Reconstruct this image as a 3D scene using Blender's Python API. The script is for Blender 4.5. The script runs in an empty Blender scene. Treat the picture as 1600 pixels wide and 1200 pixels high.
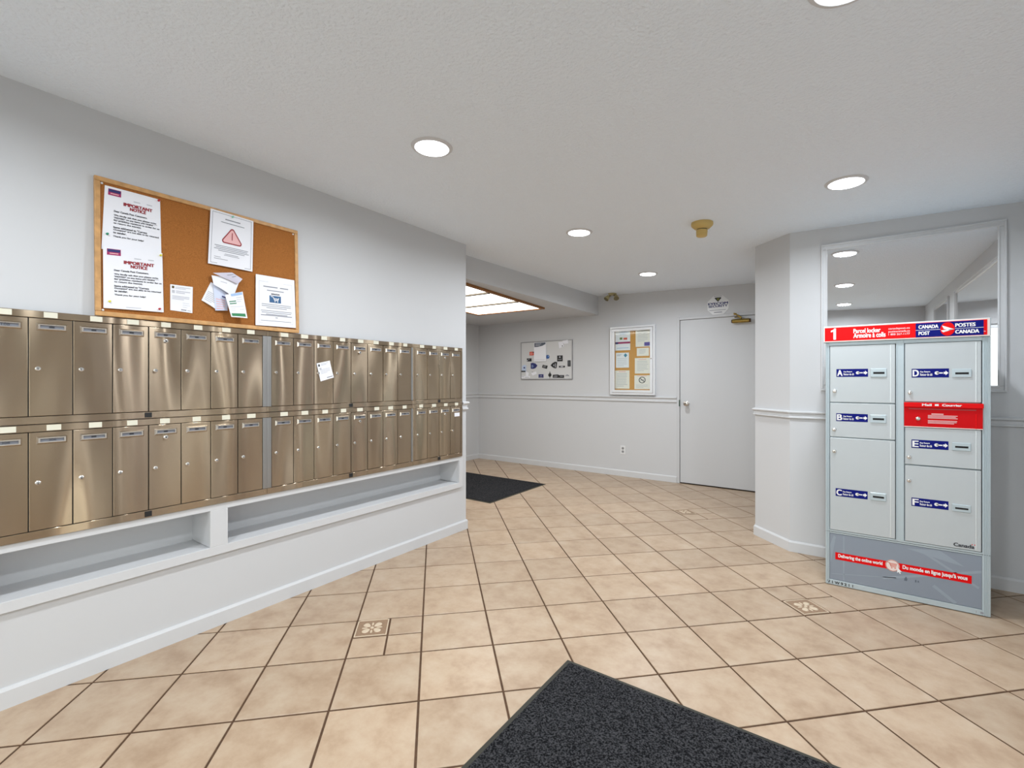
import bpy, bmesh, math, random
from mathutils import Vector, Matrix, Euler
random.seed(7)
SC = bpy.context.scene
COL = SC.collection
R = math.radians

# ------------------------------------------------------------------ camera, world, exposure
CAM_H = 1.26
YAW = R(35.54)
cam_d = bpy.data.cameras.new('camera')
cam_d.sensor_fit = 'HORIZONTAL'
cam_d.sensor_width = 36.0
cam_d.lens = 36.0 * 723.5 / 1600.0
cam_d.shift_y = -3.5 / 1600.0
cam_d.clip_start = 0.02
cam = bpy.data.objects.new('camera', cam_d)
COL.objects.link(cam)
cam.location = (0, 0, CAM_H)
cam.rotation_euler = (R(90), 0, YAW)
SC.camera = cam

world = bpy.data.worlds.new('overcast_sky')
SC.world = world
world.use_nodes = True
wn = world.node_tree
bg = wn.nodes['Background']
bg.inputs['Color'].default_value = (1.0, 0.99, 0.97, 1)
bg.inputs['Strength'].default_value = 2.4

SC.view_settings.view_transform = 'Standard'
SC.view_settings.look = 'None'
SC.view_settings.gamma = 1.0
SC.view_settings.use_curve_mapping = False
SC.view_settings.exposure = 0.17

LAMP_E = 5.0        # recessed lamp lens, its glow
LAMP_W = 14.5       # recessed lamp output, watts
PANEL_E = 4.2       # luminous ceiling diffuser emission
LAMP_COL = (0.90, 0.95, 1.0, 1)

# ------------------------------------------------------------------ materials
MATS = {}
def mat(name, col, rough=0.5, metal=0.0, spec=0.5, noise=None, bump=None, emis=None, coat=0.0, alpha=None):
    """noise=(scale, amount, detail) colour mottling; bump=(scale, strength, distance, detail)"""
    if name in MATS: return MATS[name]
    m = bpy.data.materials.new(name); m.use_nodes = True
    nt = m.node_tree; b = nt.nodes['Principled BSDF']
    c = (col[0], col[1], col[2], 1)
    b.inputs['Base Color'].default_value = c
    b.inputs['Roughness'].default_value = rough
    b.inputs['Metallic'].default_value = metal
    b.inputs['Specular IOR Level'].default_value = spec
    b.inputs['Coat Weight'].default_value = coat
    if emis:
        b.inputs['Emission Color'].default_value = emis[0]
        b.inputs['Emission Strength'].default_value = emis[1]
    geo = None
    if noise or bump:
        geo = nt.nodes.new('ShaderNodeNewGeometry')
    if noise:
        n = nt.nodes.new('ShaderNodeTexNoise'); n.inputs['Scale'].default_value = noise[0]; n.inputs['Detail'].default_value = noise[2]
        nt.links.new(geo.outputs['Position'], n.inputs['Vector'])
        r = nt.nodes.new('ShaderNodeValToRGB')
        a = noise[1]
        r.color_ramp.elements[0].position = 0.3; r.color_ramp.elements[1].position = 0.7
        r.color_ramp.elements[0].color = (c[0]*(1-a), c[1]*(1-a), c[2]*(1-a), 1)
        r.color_ramp.elements[1].color = (min(1, c[0]*(1+a)), min(1, c[1]*(1+a)), min(1, c[2]*(1+a)), 1)
        nt.links.new(n.outputs['Fac'], r.inputs['Fac']); nt.links.new(r.outputs['Color'], b.inputs['Base Color'])
    if bump:
        n = nt.nodes.new('ShaderNodeTexNoise'); n.inputs['Scale'].default_value = bump[0]; n.inputs['Detail'].default_value = bump[3] if len(bump) > 3 else 2
        nt.links.new(geo.outputs['Position'], n.inputs['Vector'])
        k = nt.nodes.new('ShaderNodeBump'); k.inputs['Strength'].default_value = bump[1]; k.inputs['Distance'].default_value = bump[2]
        nt.links.new(n.outputs['Fac'], k.inputs['Height']); nt.links.new(k.outputs['Normal'], b.inputs['Normal'])
    MATS[name] = m
    return m

def srgb(r, g, b):
    f = lambda v: (v/255/12.92) if v/255 <= .04045 else ((v/255+.055)/1.055)**2.4
    return (f(r), f(g), f(b))

PAINT = mat('wall_paint', (0.595, 0.605, 0.62), 0.55, spec=0.3, bump=(220, 0.06, 0.002))
TRIMP = mat('trim_paint', (0.62, 0.63, 0.645), 0.35, spec=0.4)
CEILP = mat('ceiling_stipple', (0.83, 0.895, 0.97), 0.8, spec=0.2, bump=(75, 0.9, 0.008, 3))
DOORP = mat('door_paint', (0.58, 0.59, 0.605), 0.4, spec=0.4)
GROUT = mat('grout', srgb(80, 56, 36), 0.9, noise=(40, 0.2, 3))
CORK = mat('cork', srgb(160, 103, 54), 0.95, spec=0.1, noise=(260, 0.22, 4), bump=(300, 0.2, 0.001))
OAK = mat('oak', srgb(196, 150, 96), 0.5, noise=(35, 0.18, 5))
TRIMWOOD = mat('brown_wood', srgb(138, 88, 30), 0.5, noise=(30, 0.2, 4))
PAPER = mat('paper', (0.84, 0.85, 0.90), 0.8, spec=0.2)
PAPERC = mat('cream_paper', (0.84, 0.80, 0.75), 0.8, spec=0.2)
CREAM = mat('cream_sticker', (0.72, 0.70, 0.58), 0.6)
INK = mat('ink_black', (0.025, 0.027, 0.035), 0.6)
INKG = mat('ink_grey', (0.28, 0.29, 0.33), 0.7)
INKL = mat('ink_pale', (0.52, 0.53, 0.58), 0.7)
INKR = mat('ink_dark_red', (0.32, 0.02, 0.03), 0.6)
INKB = mat('ink_navy', (0.02, 0.025, 0.14), 0.6)
INKLB = mat('ink_light_blue', (0.35, 0.50, 0.75), 0.6)
MAGENTA = mat('ink_magenta', (0.35, 0.02, 0.12), 0.6)
PURPLE = mat('ink_purple', (0.12, 0.09, 0.35), 0.6)
TEAL = mat('ink_teal', (0.05, 0.25, 0.38), 0.6)
GREEN = mat('ink_green', (0.03, 0.22, 0.09), 0.6)
PINK = mat('ink_pink', (0.80, 0.45, 0.45), 0.6)
REDSOFT = mat('sticker_red', (0.68, 0.10, 0.05), 0.5)
STEELB = mat('steel_blue_grey', (0.42, 0.42, 0.415), 0.35, metal=0.95)
CHROME = mat('chrome', (0.75, 0.74, 0.72), 0.16, metal=1.0)
HOLDER = mat('holder_steel', (0.72, 0.67, 0.60), 0.22, metal=1.0)
NICKEL = mat('nickel', (0.55, 0.52, 0.48), 0.25, metal=1.0)
BLACK = mat('black_plastic', (0.015, 0.015, 0.016), 0.45)
HOLE = mat('keyhole_dark', (0.01, 0.01, 0.01), 0.8)
CARDG = mat('card_grey', (0.17, 0.18, 0.21), 0.6)
LGREY = mat('locker_grey', srgb(188, 195, 198), 0.32, metal=0.08, spec=0.5)
LFRAME = mat('locker_frame', srgb(184, 198, 204), 0.35, metal=0.2, spec=0.5)
LPANEL = mat('locker_panel', srgb(140, 151, 165), 0.35, metal=0.2)
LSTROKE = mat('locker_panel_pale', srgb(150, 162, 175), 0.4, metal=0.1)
LRED = mat('locker_red', (0.74, 0.003, 0.005), 0.5, spec=0.15)
LRED2 = mat('locker_red_deep', (0.58, 0.002, 0.005), 0.5, spec=0.15)
LBLUE = mat('locker_blue', (0.004, 0.008, 0.17), 0.5, spec=0.12)
WHITE = mat('white_print', (0.86, 0.86, 0.87), 0.5)
PALEPINK = mat('pale_edge', (0.85, 0.72, 0.68), 0.4)
BRASS = mat('brass', (0.32, 0.23, 0.07), 0.25, metal=1.0)
AGED = mat('aged_cream_plastic', srgb(200, 172, 104), 0.5)
AGED2 = mat('aged_dark_plastic', srgb(120, 112, 80), 0.5)
PLASTIC = mat('white_plastic', (0.76, 0.77, 0.78), 0.35)
ALU = mat('aluminium', (0.72, 0.74, 0.77), 0.35, metal=0.6)
ALUW = mat('white_aluminium', (0.80, 0.82, 0.85), 0.3, metal=0.2)
WBOARD = mat('whiteboard_surface', (0.63, 0.635, 0.64), 0.3)
MIRROR = mat('mirror_glass', (0.84, 0.85, 0.86), 0.01, metal=1.0)
RUBBER = mat('mat_rubber', (0.022, 0.021, 0.013), 0.6)
SOCKET = mat('socket_grey', (0.30, 0.30, 0.31), 0.4)
LENS = mat('lamp_lens', (0.9, 0.9, 0.9), 0.5, emis=(LAMP_COL, LAMP_E))
DIFFUSER = mat('diffuser_panel', (0.8, 0.8, 0.78), 0.5, emis=((1.0, 0.975, 0.92, 1), PANEL_E))
TRIMRING = mat('lamp_trim', (0.62, 0.62, 0.63), 0.4)

def glass_mat(name, amount=0.03):
    m = bpy.data.materials.new(name); m.use_nodes = True
    nt = m.node_tree; nt.nodes.remove(nt.nodes['Principled BSDF'])
    t = nt.nodes.new('ShaderNodeBsdfTransparent'); t.inputs['Color'].default_value = (0.96, 0.98, 0.97, 1)
    g = nt.nodes.new('ShaderNodeBsdfGlossy'); g.inputs['Roughness'].default_value = 0.02
    mx = nt.nodes.new('ShaderNodeMixShader'); mx.inputs['Fac'].default_value = amount
    nt.links.new(t.outputs[0], mx.inputs[1]); nt.links.new(g.outputs[0], mx.inputs[2])
    nt.links.new(mx.outputs[0], nt.nodes['Material Output'].inputs['Surface'])
    return m
GLASS = glass_mat('clear_glass')

def steel_mat():
    m = bpy.data.materials.new('brushed_steel'); m.use_nodes = True
    nt = m.node_tree; b = nt.nodes['Principled BSDF']
    b.inputs['Metallic'].default_value = 1.0
    b.inputs['Anisotropic'].default_value = 0.92
    tg = nt.nodes.new('ShaderNodeCombineXYZ'); tg.inputs[2].default_value = 1.0
    nt.links.new(tg.outputs[0], b.inputs['Tangent'])
    geo = nt.nodes.new('ShaderNodeNewGeometry')
    mp = nt.nodes.new('ShaderNodeMapping'); mp.inputs['Scale'].default_value = (1, 3.0, 1.2)
    nt.links.new(geo.outputs['Position'], mp.inputs['Vector'])
    n1 = nt.nodes.new('ShaderNodeTexNoise'); n1.inputs['Scale'].default_value = 1.0; n1.inputs['Detail'].default_value = 3
    nt.links.new(mp.outputs['Vector'], n1.inputs['Vector'])
    rc = nt.nodes.new('ShaderNodeValToRGB')
    rc.color_ramp.elements[0].position = 0.28; rc.color_ramp.elements[1].position = 0.72
    rc.color_ramp.elements[0].color = (*srgb(164, 147, 128), 1)
    rc.color_ramp.elements[1].color = (*srgb(192, 174, 147), 1)
    nt.links.new(n1.outputs['Fac'], rc.inputs['Fac']); nt.links.new(rc.outputs['Color'], b.inputs['Base Color'])
    # brushing and waviness of the sheet
    mp2 = nt.nodes.new('ShaderNodeMapping'); mp2.inputs['Scale'].default_value = (1, 2.6, 0.55)
    nt.links.new(geo.outputs['Position'], mp2.inputs['Vector'])
    n2 = nt.nodes.new('ShaderNodeTexNoise'); n2.inputs['Scale'].default_value = 1.0; n2.inputs['Detail'].default_value = 1
    nt.links.new(mp2.outputs['Vector'], n2.inputs['Vector'])
    bu = nt.nodes.new('ShaderNodeBump'); bu.inputs['Strength'].default_value = 1.0; bu.inputs['Distance'].default_value = 0.15
    nt.links.new(n2.outputs['Fac'], bu.inputs['Height'])
    nt.links.new(bu.outputs['Normal'], b.inputs['Normal'])
    mp3 = nt.nodes.new('ShaderNodeMapping'); mp3.inputs['Scale'].default_value = (1, 3, 260)
    nt.links.new(geo.outputs['Position'], mp3.inputs['Vector'])
    n3 = nt.nodes.new('ShaderNodeTexNoise'); n3.inputs['Scale'].default_value = 1.0; n3.inputs['Detail'].default_value = 4
    nt.links.new(mp3.outputs['Vector'], n3.inputs['Vector'])
    mr = nt.nodes.new('ShaderNodeMapRange'); mr.inputs['To Min'].default_value = 0.235; mr.inputs['To Max'].default_value = 0.275
    nt.links.new(n3.outputs['Fac'], mr.inputs['Value']); nt.links.new(mr.outputs['Result'], b.inputs['Roughness'])
    return m
STEEL = steel_mat()

def tile_mat(name, ca, cb, cc):
    m = bpy.data.materials.new(name); m.use_nodes = True
    nt = m.node_tree; b = nt.nodes['Principled BSDF']
    geo = nt.nodes.new('ShaderNodeNewGeometry')
    oi = nt.nodes.new('ShaderNodeObjectInfo')
    ad = nt.nodes.new('ShaderNodeVectorMath'); ad.operation = 'ADD'
    sc = nt.nodes.new('ShaderNodeVectorMath'); sc.operation = 'SCALE'; sc.inputs['Scale'].default_value = 37.0
    cmb = nt.nodes.new('ShaderNodeCombineXYZ')
    for k in range(3): nt.links.new(oi.outputs['Random'], cmb.inputs[k])
    nt.links.new(cmb.outputs[0], sc.inputs[0])
    nt.links.new(geo.outputs['Position'], ad.inputs[0]); nt.links.new(sc.outputs[0], ad.inputs[1])
    n1 = nt.nodes.new('ShaderNodeTexNoise'); n1.inputs['Scale'].default_value = 8.0; n1.inputs['Detail'].default_value = 6; n1.inputs['Roughness'].default_value = 0.65
    nt.links.new(ad.outputs[0], n1.inputs['Vector'])
    rc = nt.nodes.new('ShaderNodeValToRGB')
    e = rc.color_ramp.elements; e[0].position = 0.30; e[1].position = 0.72
    e[0].color = (*ca, 1); e[1].color = (*cc, 1)
    mid = rc.color_ramp.elements.new(0.5); mid.color = (*cb, 1)
    nt.links.new(n1.outputs['Fac'], rc.inputs['Fac'])
    hs = nt.nodes.new('ShaderNodeHueSaturation')
    mr = nt.nodes.new('ShaderNodeMapRange'); mr.inputs['To Min'].default_value = 0.93; mr.inputs['To Max'].default_value = 1.06
    nt.links.new(oi.outputs['Random'], mr.inputs['Value']); nt.links.new(mr.outputs['Result'], hs.inputs['Value'])
    nt.links.new(rc.outputs['Color'], hs.inputs['Color']); nt.links.new(hs.outputs['Color'], b.inputs['Base Color'])
    n2 = nt.nodes.new('ShaderNodeTexNoise'); n2.inputs['Scale'].default_value = 60; n2.inputs['Detail'].default_value = 3
    nt.links.new(ad.outputs[0], n2.inputs['Vector'])
    bu = nt.nodes.new('ShaderNodeBump'); bu.inputs['Strength'].default_value = 0.12; bu.inputs['Distance'].default_value = 0.002
    nt.links.new(n2.outputs['Fac'], bu.inputs['Height']); nt.links.new(bu.outputs['Normal'], b.inputs['Normal'])
    b.inputs['Roughness'].default_value = 0.34
    b.inputs['Specular IOR Level'].default_value = 0.45
    return m
TILE = tile_mat('beige_tile', srgb(160, 135, 111), srgb(176, 153, 129), srgb(186, 167, 145))
ORN_BASE = mat('ornament_ground', srgb(140, 114, 90), 0.5, noise=(90, 0.12, 3))
ORN = mat('ornament_relief', srgb(200, 182, 158), 0.5)

def pile_mat():
    m = bpy.data.materials.new('mat_pile'); m.use_nodes = True
    nt = m.node_tree; b = nt.nodes['Principled BSDF']
    geo = nt.nodes.new('ShaderNodeNewGeometry')
    n = nt.nodes.new('ShaderNodeTexNoise'); n.inputs['Scale'].default_value = 170; n.inputs['Detail'].default_value = 2
    nt.links.new(geo.outputs['Position'], n.inputs['Vector'])
    rc = nt.nodes.new('ShaderNodeValToRGB')
    rc.color_ramp.elements[0].position = 0.40; rc.color_ramp.elements[1].position = 0.68
    rc.color_ramp.elements[0].color = (0.006, 0.006, 0.007, 1); rc.color_ramp.elements[1].color = (0.060, 0.060, 0.064, 1)
    nt.links.new(n.outputs['Fac'], rc.inputs['Fac']); nt.links.new(rc.outputs['Color'], b.inputs['Base Color'])
    bu = nt.nodes.new('ShaderNodeBump'); bu.inputs['Strength'].default_value = 0.8; bu.inputs['Distance'].default_value = 0.004
    nt.links.new(n.outputs['Fac'], bu.inputs['Height']); nt.links.new(bu.outputs['Normal'], b.inputs['Normal'])
    b.inputs['Roughness'].default_value = 1.0; b.inputs['Specular IOR Level'].default_value = 0.05
    return m
PILE = pile_mat()

# ------------------------------------------------------------------ mesh helpers
class MB:
    def __init__(s): s.v = []; s.f = []
    def add(s, vs, fs):
        n = len(s.v); s.v += [tuple(p) for p in vs]; s.f += [tuple(i + n for i in f) for f in fs]; return s
    def box(s, x0, x1, y0, y1, z0, z1):
        x0, x1 = sorted((x0, x1)); y0, y1 = sorted((y0, y1)); z0, z1 = sorted((z0, z1))
        return s.add([(x0,y0,z0),(x1,y0,z0),(x1,y1,z0),(x0,y1,z0),(x0,y0,z1),(x1,y0,z1),(x1,y1,z1),(x0,y1,z1)],
                     [(3,2,1,0),(4,5,6,7),(0,1,5,4),(1,2,6,5),(2,3,7,6),(3,0,4,7)])
    def prism(s, poly, z0, z1):
        """poly counter-clockwise in xy"""
        n = len(poly)
        vs = [(p[0], p[1], z0) for p in poly] + [(p[0], p[1], z1) for p in poly]
        fs = [tuple(range(n-1, -1, -1)), tuple(range(n, 2*n))] + [(i, (i+1) % n, n+(i+1) % n, n+i) for i in range(n)]
        return s.add(vs, fs)
    def slab(s, poly, y0, y1):
        """poly counter-clockwise seen from -y, in xz; y0 front (more negative), y1 back"""
        n = len(poly)
        vs = [(p[0], y0, p[1]) for p in poly] + [(p[0], y1, p[1]) for p in poly]
        fs = [tuple(range(n)), tuple(range(2*n-1, n-1, -1))] + [(i, n+i, n+(i+1) % n, (i+1) % n) for i in range(n)]
        return s.add(vs, fs)
    def lathe(s, prof, segs=24, c=(0, 0, 0), axis='z'):
        """prof: (radius, height) pairs along the axis"""
        vs = []; fs = []; k = len(prof)
        for r, h in prof:
            for i in range(segs):
                a = 2*math.pi*i/segs
                p = (r*math.cos(a), r*math.sin(a), h)
                if axis == 'y': p = (p[0], -p[2], p[1])      # height goes towards -y (out of a wall)
                elif axis == 'x': p = (p[2], p[0], p[1])
                vs.append((p[0]+c[0], p[1]+c[1], p[2]+c[2]))
        for j in range(k-1):
            for i in range(segs):
                a = j*segs+i; b = j*segs+(i+1) % segs
                fs.append((a, b, b+segs, a+segs))
        fs.append(tuple(range(segs-1, -1, -1))); fs.append(tuple(range((k-1)*segs, k*segs)))
        return s.add(vs, fs)
    def tube(s, a, b, r, segs=10, r2=None):
        a = Vector(a); b = Vector(b); d = (b-a).normalized(); r2 = r if r2 is None else r2
        up = Vector((0, 0, 1)) if abs(d.z) < .9 else Vector((1, 0, 0))
        u = d.cross(up).normalized(); w = d.cross(u)
        vs = []
        for p, rr in ((a, r), (b, r2)):
            for i in range(segs):
                t = 2*math.pi*i/segs; vs.append(p + u*rr*math.cos(t) + w*rr*math.sin(t))
        fs = [(i, (i+1) % segs, segs+(i+1) % segs, segs+i) for i in range(segs)] + [tuple(range(segs-1, -1, -1)), tuple(range(segs, 2*segs))]
        return s.add(vs, fs)
    def frame(s, x0, x1, z0, z1, w, y0, y1):
        s.box(x0, x1, y0, y1, z0, z0+w); s.box(x0, x1, y0, y1, z1-w, z1)
        s.box(x0, x0+w, y0, y1, z0+w, z1-w); s.box(x1-w, x1, y0, y1, z0+w, z1-w); return s
    def mesh(s, name, bevel=0, seg=1, smooth=False, fix=True):
        me = bpy.data.meshes.new(name)
        me.from_pydata(s.v, [], s.f)
        if bevel or fix:
            bm = bmesh.new(); bm.from_mesh(me)
            if fix: bmesh.ops.recalc_face_normals(bm, faces=bm.faces)
            if bevel: bmesh.ops.bevel(bm, geom=list(bm.edges), offset=bevel, segments=seg, affect='EDGES', profile=0.5)
            bm.to_mesh(me); bm.free()
        if smooth:
            for p in me.polygons: p.use_smooth = True
            me.set_sharp_from_angle(angle=R(40))
        me.update()
        return me
    def build(s, name, m, parent=None, bevel=0, seg=1, smooth=False, fix=True, label=None):
        return link(name, s.mesh(name, bevel, seg, smooth, fix), m, parent, label)

def link(name, me, m, parent=None, label=None, loc=None):
    if m is not None and not me.materials: me.materials.append(m)
    o = bpy.data.objects.new(name, me); COL.objects.link(o)
    if parent: o.parent = parent
    if loc: o.location = loc
    if label: o['label'] = label
    return o
def box(name, m, parent, x0, x1, y0, y1, z0, z1, bevel=0, label=None, seg=1):
    return MB().box(x0, x1, y0, y1, z0, z1).build(name, m, parent, bevel, seg, label=label)
def tag(o, label, cat, group=None):
    o['label'] = label; o['category'] = cat
    if group: o['group'] = group
    return o
def thing(name, label, cat, loc=(0, 0, 0), rot=(0, 0, 0), group=None):
    o = bpy.data.objects.new(name, None); COL.objects.link(o)
    o.empty_display_size = 0.05
    o.location = loc; o.rotation_euler = rot
    return tag(o, label, cat, group)
def struct(o, label=None):
    o['kind'] = 'structure'
    if label: o['label'] = label
    return o

# ---- printing on surfaces: a surface maps (a, b, offset) to a local point, front is -y
def flat(y=0.0):
    return lambda a, b, off=0.0: (a, y - off, b)
def sheet(corners, y, bulge=0.0, curl=0.0):
    """corners TL, TR, BR, BL in (x, z); a, b run 0..1 with b upwards"""
    TL, TR, BR, BL = corners
    def f(a, b, off=0.0):
        x = (BL[0]*(1-a)+BR[0]*a)*(1-b) + (TL[0]*(1-a)+TR[0]*a)*b
        z = (BL[1]*(1-a)+BR[1]*a)*(1-b) + (TL[1]*(1-a)+TR[1]*a)*b
        d = bulge*math.sin(math.pi*a)*(1-b*0.6) + curl*(1-b)**2*a
        return (x, y - off - d, z)
    return f
def rects(name, surf, rs, m, parent, off=0.0008, label=None):
    mb = MB()
    for a0, b0, a1, b1 in rs:
        n = 4
        for k in range(n):
            p = a0+(a1-a0)*k/n; q = a0+(a1-a0)*(k+1)/n
            mb.add([surf(p, b0, off), surf(q, b0, off), surf(q, b1, off), surf(p, b1, off)], [(0, 1, 2, 3)])
    return mb.build(name, m, parent, fix=False, label=label)
def poly(name, surf, pts, m, parent, off=0.0008, label=None):
    mb = MB().add([surf(a, b, off) for a, b in pts], [tuple(range(len(pts)))])
    return mb.build(name, m, parent, fix=False, label=label)
def ngon(c, r, n, rot=0.0, sx=1.0):
    return [(c[0]+sx*r*math.cos(rot+2*math.pi*i/n), c[1]+r*math.sin(rot+2*math.pi*i/n)) for i in range(n)]
def stroke(mb, surf, pts, w, off, closed=False, wx=1.0):
    n = len(pts); rng = range(n if closed else n-1)
    for i in rng:
        a = Vector(pts[i]); b = Vector(pts[(i+1) % n]); d = (b-a)
        if d.length < 1e-9: continue
        d.normalize(); q = Vector((-d.y*wx, d.x))*w/2; e = d*w/2; e.x *= wx
        P = [a-q-e, b-q+e, b+q+e, a+q-e]
        mb.add([surf(p.x, p.y, off) for p in P], [(0, 1, 2, 3)])
_TXT = {}
def text_geo(s):
    k = s
    if k in _TXT: return _TXT[k]
    cu = bpy.data.curves.new('t', 'FONT'); cu.body = s; cu.resolution_u = 3; cu.fill_mode = 'FRONT'
    ob = bpy.data.objects.new('t', cu); COL.objects.link(ob)
    me = bpy.data.meshes.new_from_object(ob)
    vs = [v.co.copy() for v in me.vertices]; fs = [tuple(p.vertices) for p in me.polygons]
    bpy.data.objects.remove(ob); bpy.data.curves.remove(cu); bpy.data.meshes.remove(me)
    x0 = min(v.x for v in vs); x1 = max(v.x for v in vs); y0 = min(v.y for v in vs); y1 = max(v.y for v in vs)
    _TXT[k] = ([((v.x-x0)/(x1-x0), (v.y-y0)/(y1-y0)) for v in vs], fs)
    return _TXT[k]
def text(name, surf, s, bx, m, parent, bold=0.0, off=0.001, label=None, multi=None):
    """multi: more (string, box) pairs in the same mesh"""
    mb = MB()
    for st, (a0, b0, a1, b1) in [(s, bx)] + (multi or []):
        vs, fs = text_geo(st)
        k = bold*0.85                                   # heavier strokes: the outline doubled sideways and upwards
        wpc = (a1-a0)/max(1, len(st))
        for n_, (sx, sy) in enumerate(((-1, -1), (1, -1), (-1, 1), (1, 1), (0, 0)) if bold else ((0, 0),)):
            mb.add([surf(a0+(a1-a0)*x+sx*k*wpc*1.6, b0+(b1-b0)*y+sy*k*(b1-b0)*.7, off+n_*.00012) for x, y in vs], fs)
    return mb.build(name, m, parent, fix=False, label=label)
def textlines(a0, a1, btop, step, h, n, ragged=0.15, rnd=None, center=False):
    rnd = rnd or random
    out = []
    for i in range(n):
        w = (a1-a0)*(1-rnd.random()*ragged)
        if i == n-1: w *= 0.7
        s = a0 + ((a1-a0)-w)/2 if center else a0
        out.append((s, btop-i*step-h, s+w, btop-i*step))
    return out

# ------------------------------------------------------------------ the room
WL = -2.632        # face of the wall that carries the mailboxes
WLE = 3.004        # end of that wall
FY = 5.897         # far wall
MY = 4.010         # wall with the big mirror
RX = 0.945         # wall on the locker side
BY = -0.70         # entrance wall
AX = -4.887        # far side of the alcove
def ceil_z(x): return 2.437 - 0.03*(x - WL)
CT = math.atan(0.03)

# ceiling slab (runs slightly out of level)
x0, x1, y0, y1 = -5.06, 1.08, BY-.14, FY+.16
mb = MB().add([(x0,y0,ceil_z(x0)),(x1,y0,ceil_z(x1)),(x1,y1,ceil_z(x1)),(x0,y1,ceil_z(x0)),
               (x0,y0,2.62),(x1,y0,2.62),(x1,y1,2.62),(x0,y1,2.62)],
              [(3,2,1,0),(4,5,6,7),(0,1,5,4),(1,2,6,5),(2,3,7,6),(3,0,4,7)])
struct(mb.build('ceiling', CEILP))
# lowered alcove ceiling with its beam face
def beam_x(y): return -2.867 + 0.0458*(y-3.291)
def beam_z(y): return 2.227 - 0.0176*(y-3.291)
ya, yb = 2.0, FY+.05
mb = MB().add([(-5.0,ya,beam_z(ya)),(beam_x(ya),ya,beam_z(ya)),(beam_x(yb),yb,beam_z(yb)),(-5.0,yb,beam_z(yb)),
               (-5.0,ya,2.56),(beam_x(ya),ya,2.56),(beam_x(yb),yb,2.56),(-5.0,yb,2.56)],
              [(3,2,1,0),(4,5,6,7),(0,1,5,4),(1,2,6,5),(2,3,7,6),(3,0,4,7)])
struct(mb.build('ceiling_alcove', PAINT))

HT = 2.54
# mailbox wall with the niche for the shelf
NZ0, NZ1, NY0, NY1 = 0.3735, 0.62, 0.18, 2.925
mb = MB()
mb.box(-2.90, WL, BY-.12, NY0, 0, HT)
mb.box(-2.90, WL, NY1, WLE, 0, HT)
mb.box(-2.90, WL, NY0, NY1, 0, NZ0)
mb.box(-2.90, WL, NY0, NY1, NZ1, HT)
mb.box(-2.90, -2.85, NY0, NY1, NZ0, NZ1)
struct(mb.build('wall_left', PAINT))
# far wall with the door opening
DX0, DX1, DZ = -1.650, -0.735, 2.025
mb = MB()
mb.box(-5.06, DX0, FY, FY+.15, 0, HT); mb.box(DX0, DX1, FY, FY+.15, DZ, HT); mb.box(DX1, -0.40, FY, FY+.15, 0, HT)
mb.box(DX0, DX1, FY+.09, FY+.15, 0, DZ)
struct(mb.build('wall_far', PAINT))
struct(MB().box(-5.06, AX, 1.88, FY, 0, HT).build('wall_alcove', PAINT))
struct(MB().box(AX, -2.90, 1.88, 2.0, 0, HT).build('wall_alcove_end', PAINT))
struct(MB().prism([(-.588,4.277),(-.321,MY),(-.321,4.16),(-.47,4.31),(-.47,FY),(-.588,FY)], 0, HT).build('wall_angled', PAINT))
struct(MB().box(-.321, 1.08, MY, MY+.15, 0, HT).build('wall_mirror', PAINT))
struct(MB().box(RX, 1.08, BY-.12, MY, 0, HT).build('wall_right', PAINT))
# entrance wall: piers and header round the glazing
EX0, EX1, EZ = -2.25, 0.60, 2.03
mb = MB()
mb.box(WL, EX0, BY-.12, BY, 0, HT); mb.box(EX1, RX, BY-.12, BY, 0, HT); mb.box(EX0, EX1, BY-.12, BY, EZ, HT)
struct(mb.build('wall_entrance', PAINT))

# ---- floor: grout bed, tiles laid at 45 degrees
floor = struct(MB().box(-5.06, 1.08, BY-.14, FY+.16, -0.06, -0.003).build('floor', GROUT))
TS = 0.33804; U0 = -0.40133; V0 = 3.21779; GR = 0.0090
q = math.sqrt(.5); UU = Vector((q, q)); VV = Vector((-q, q))
def grid(i, j): return UU*(U0+i*TS) + VV*(V0-j*TS)
REG = [[(WL,BY),(RX,BY),(RX,WLE),(WL,WLE)],
       [(AX,WLE),(-.588,WLE),(-.588,FY),(AX,FY)],
       [(-.588,WLE),(RX,WLE),(RX,MY),(-.588,MY)], [(-.588,MY),(-.321,MY),(-.588,4.277)],
       [(AX,2.0),(-2.90,2.0),(-2.90,WLE),(AX,WLE)]]
def clip(pl, reg):
    out = list(pl)
    for k in range(len(reg)):
        a = Vector(reg[k]); b = Vector(reg[(k+1) % len(reg)]); n = Vector((-(b-a).y, (b-a).x))
        res = []
        for i in range(len(out)):
            p = out[i]; r = out[(i+1) % len(out)]
            dp = (p-a).dot(n); dr = (r-a).dot(n)
            if dp >= -1e-9: res.append(p)
            if (dp > 1e-9 and dr < -1e-9) or (dp < -1e-9 and dr > 1e-9): res.append(p + (r-p)*(dp/(dp-dr)))
        out = res
        if len(out) < 3: return []
    return out
def area(pl): return 0.5*sum(pl[i].x*pl[(i+1) % len(pl)].y - pl[(i+1) % len(pl)].x*pl[i].y for i in range(len(pl)))
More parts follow.
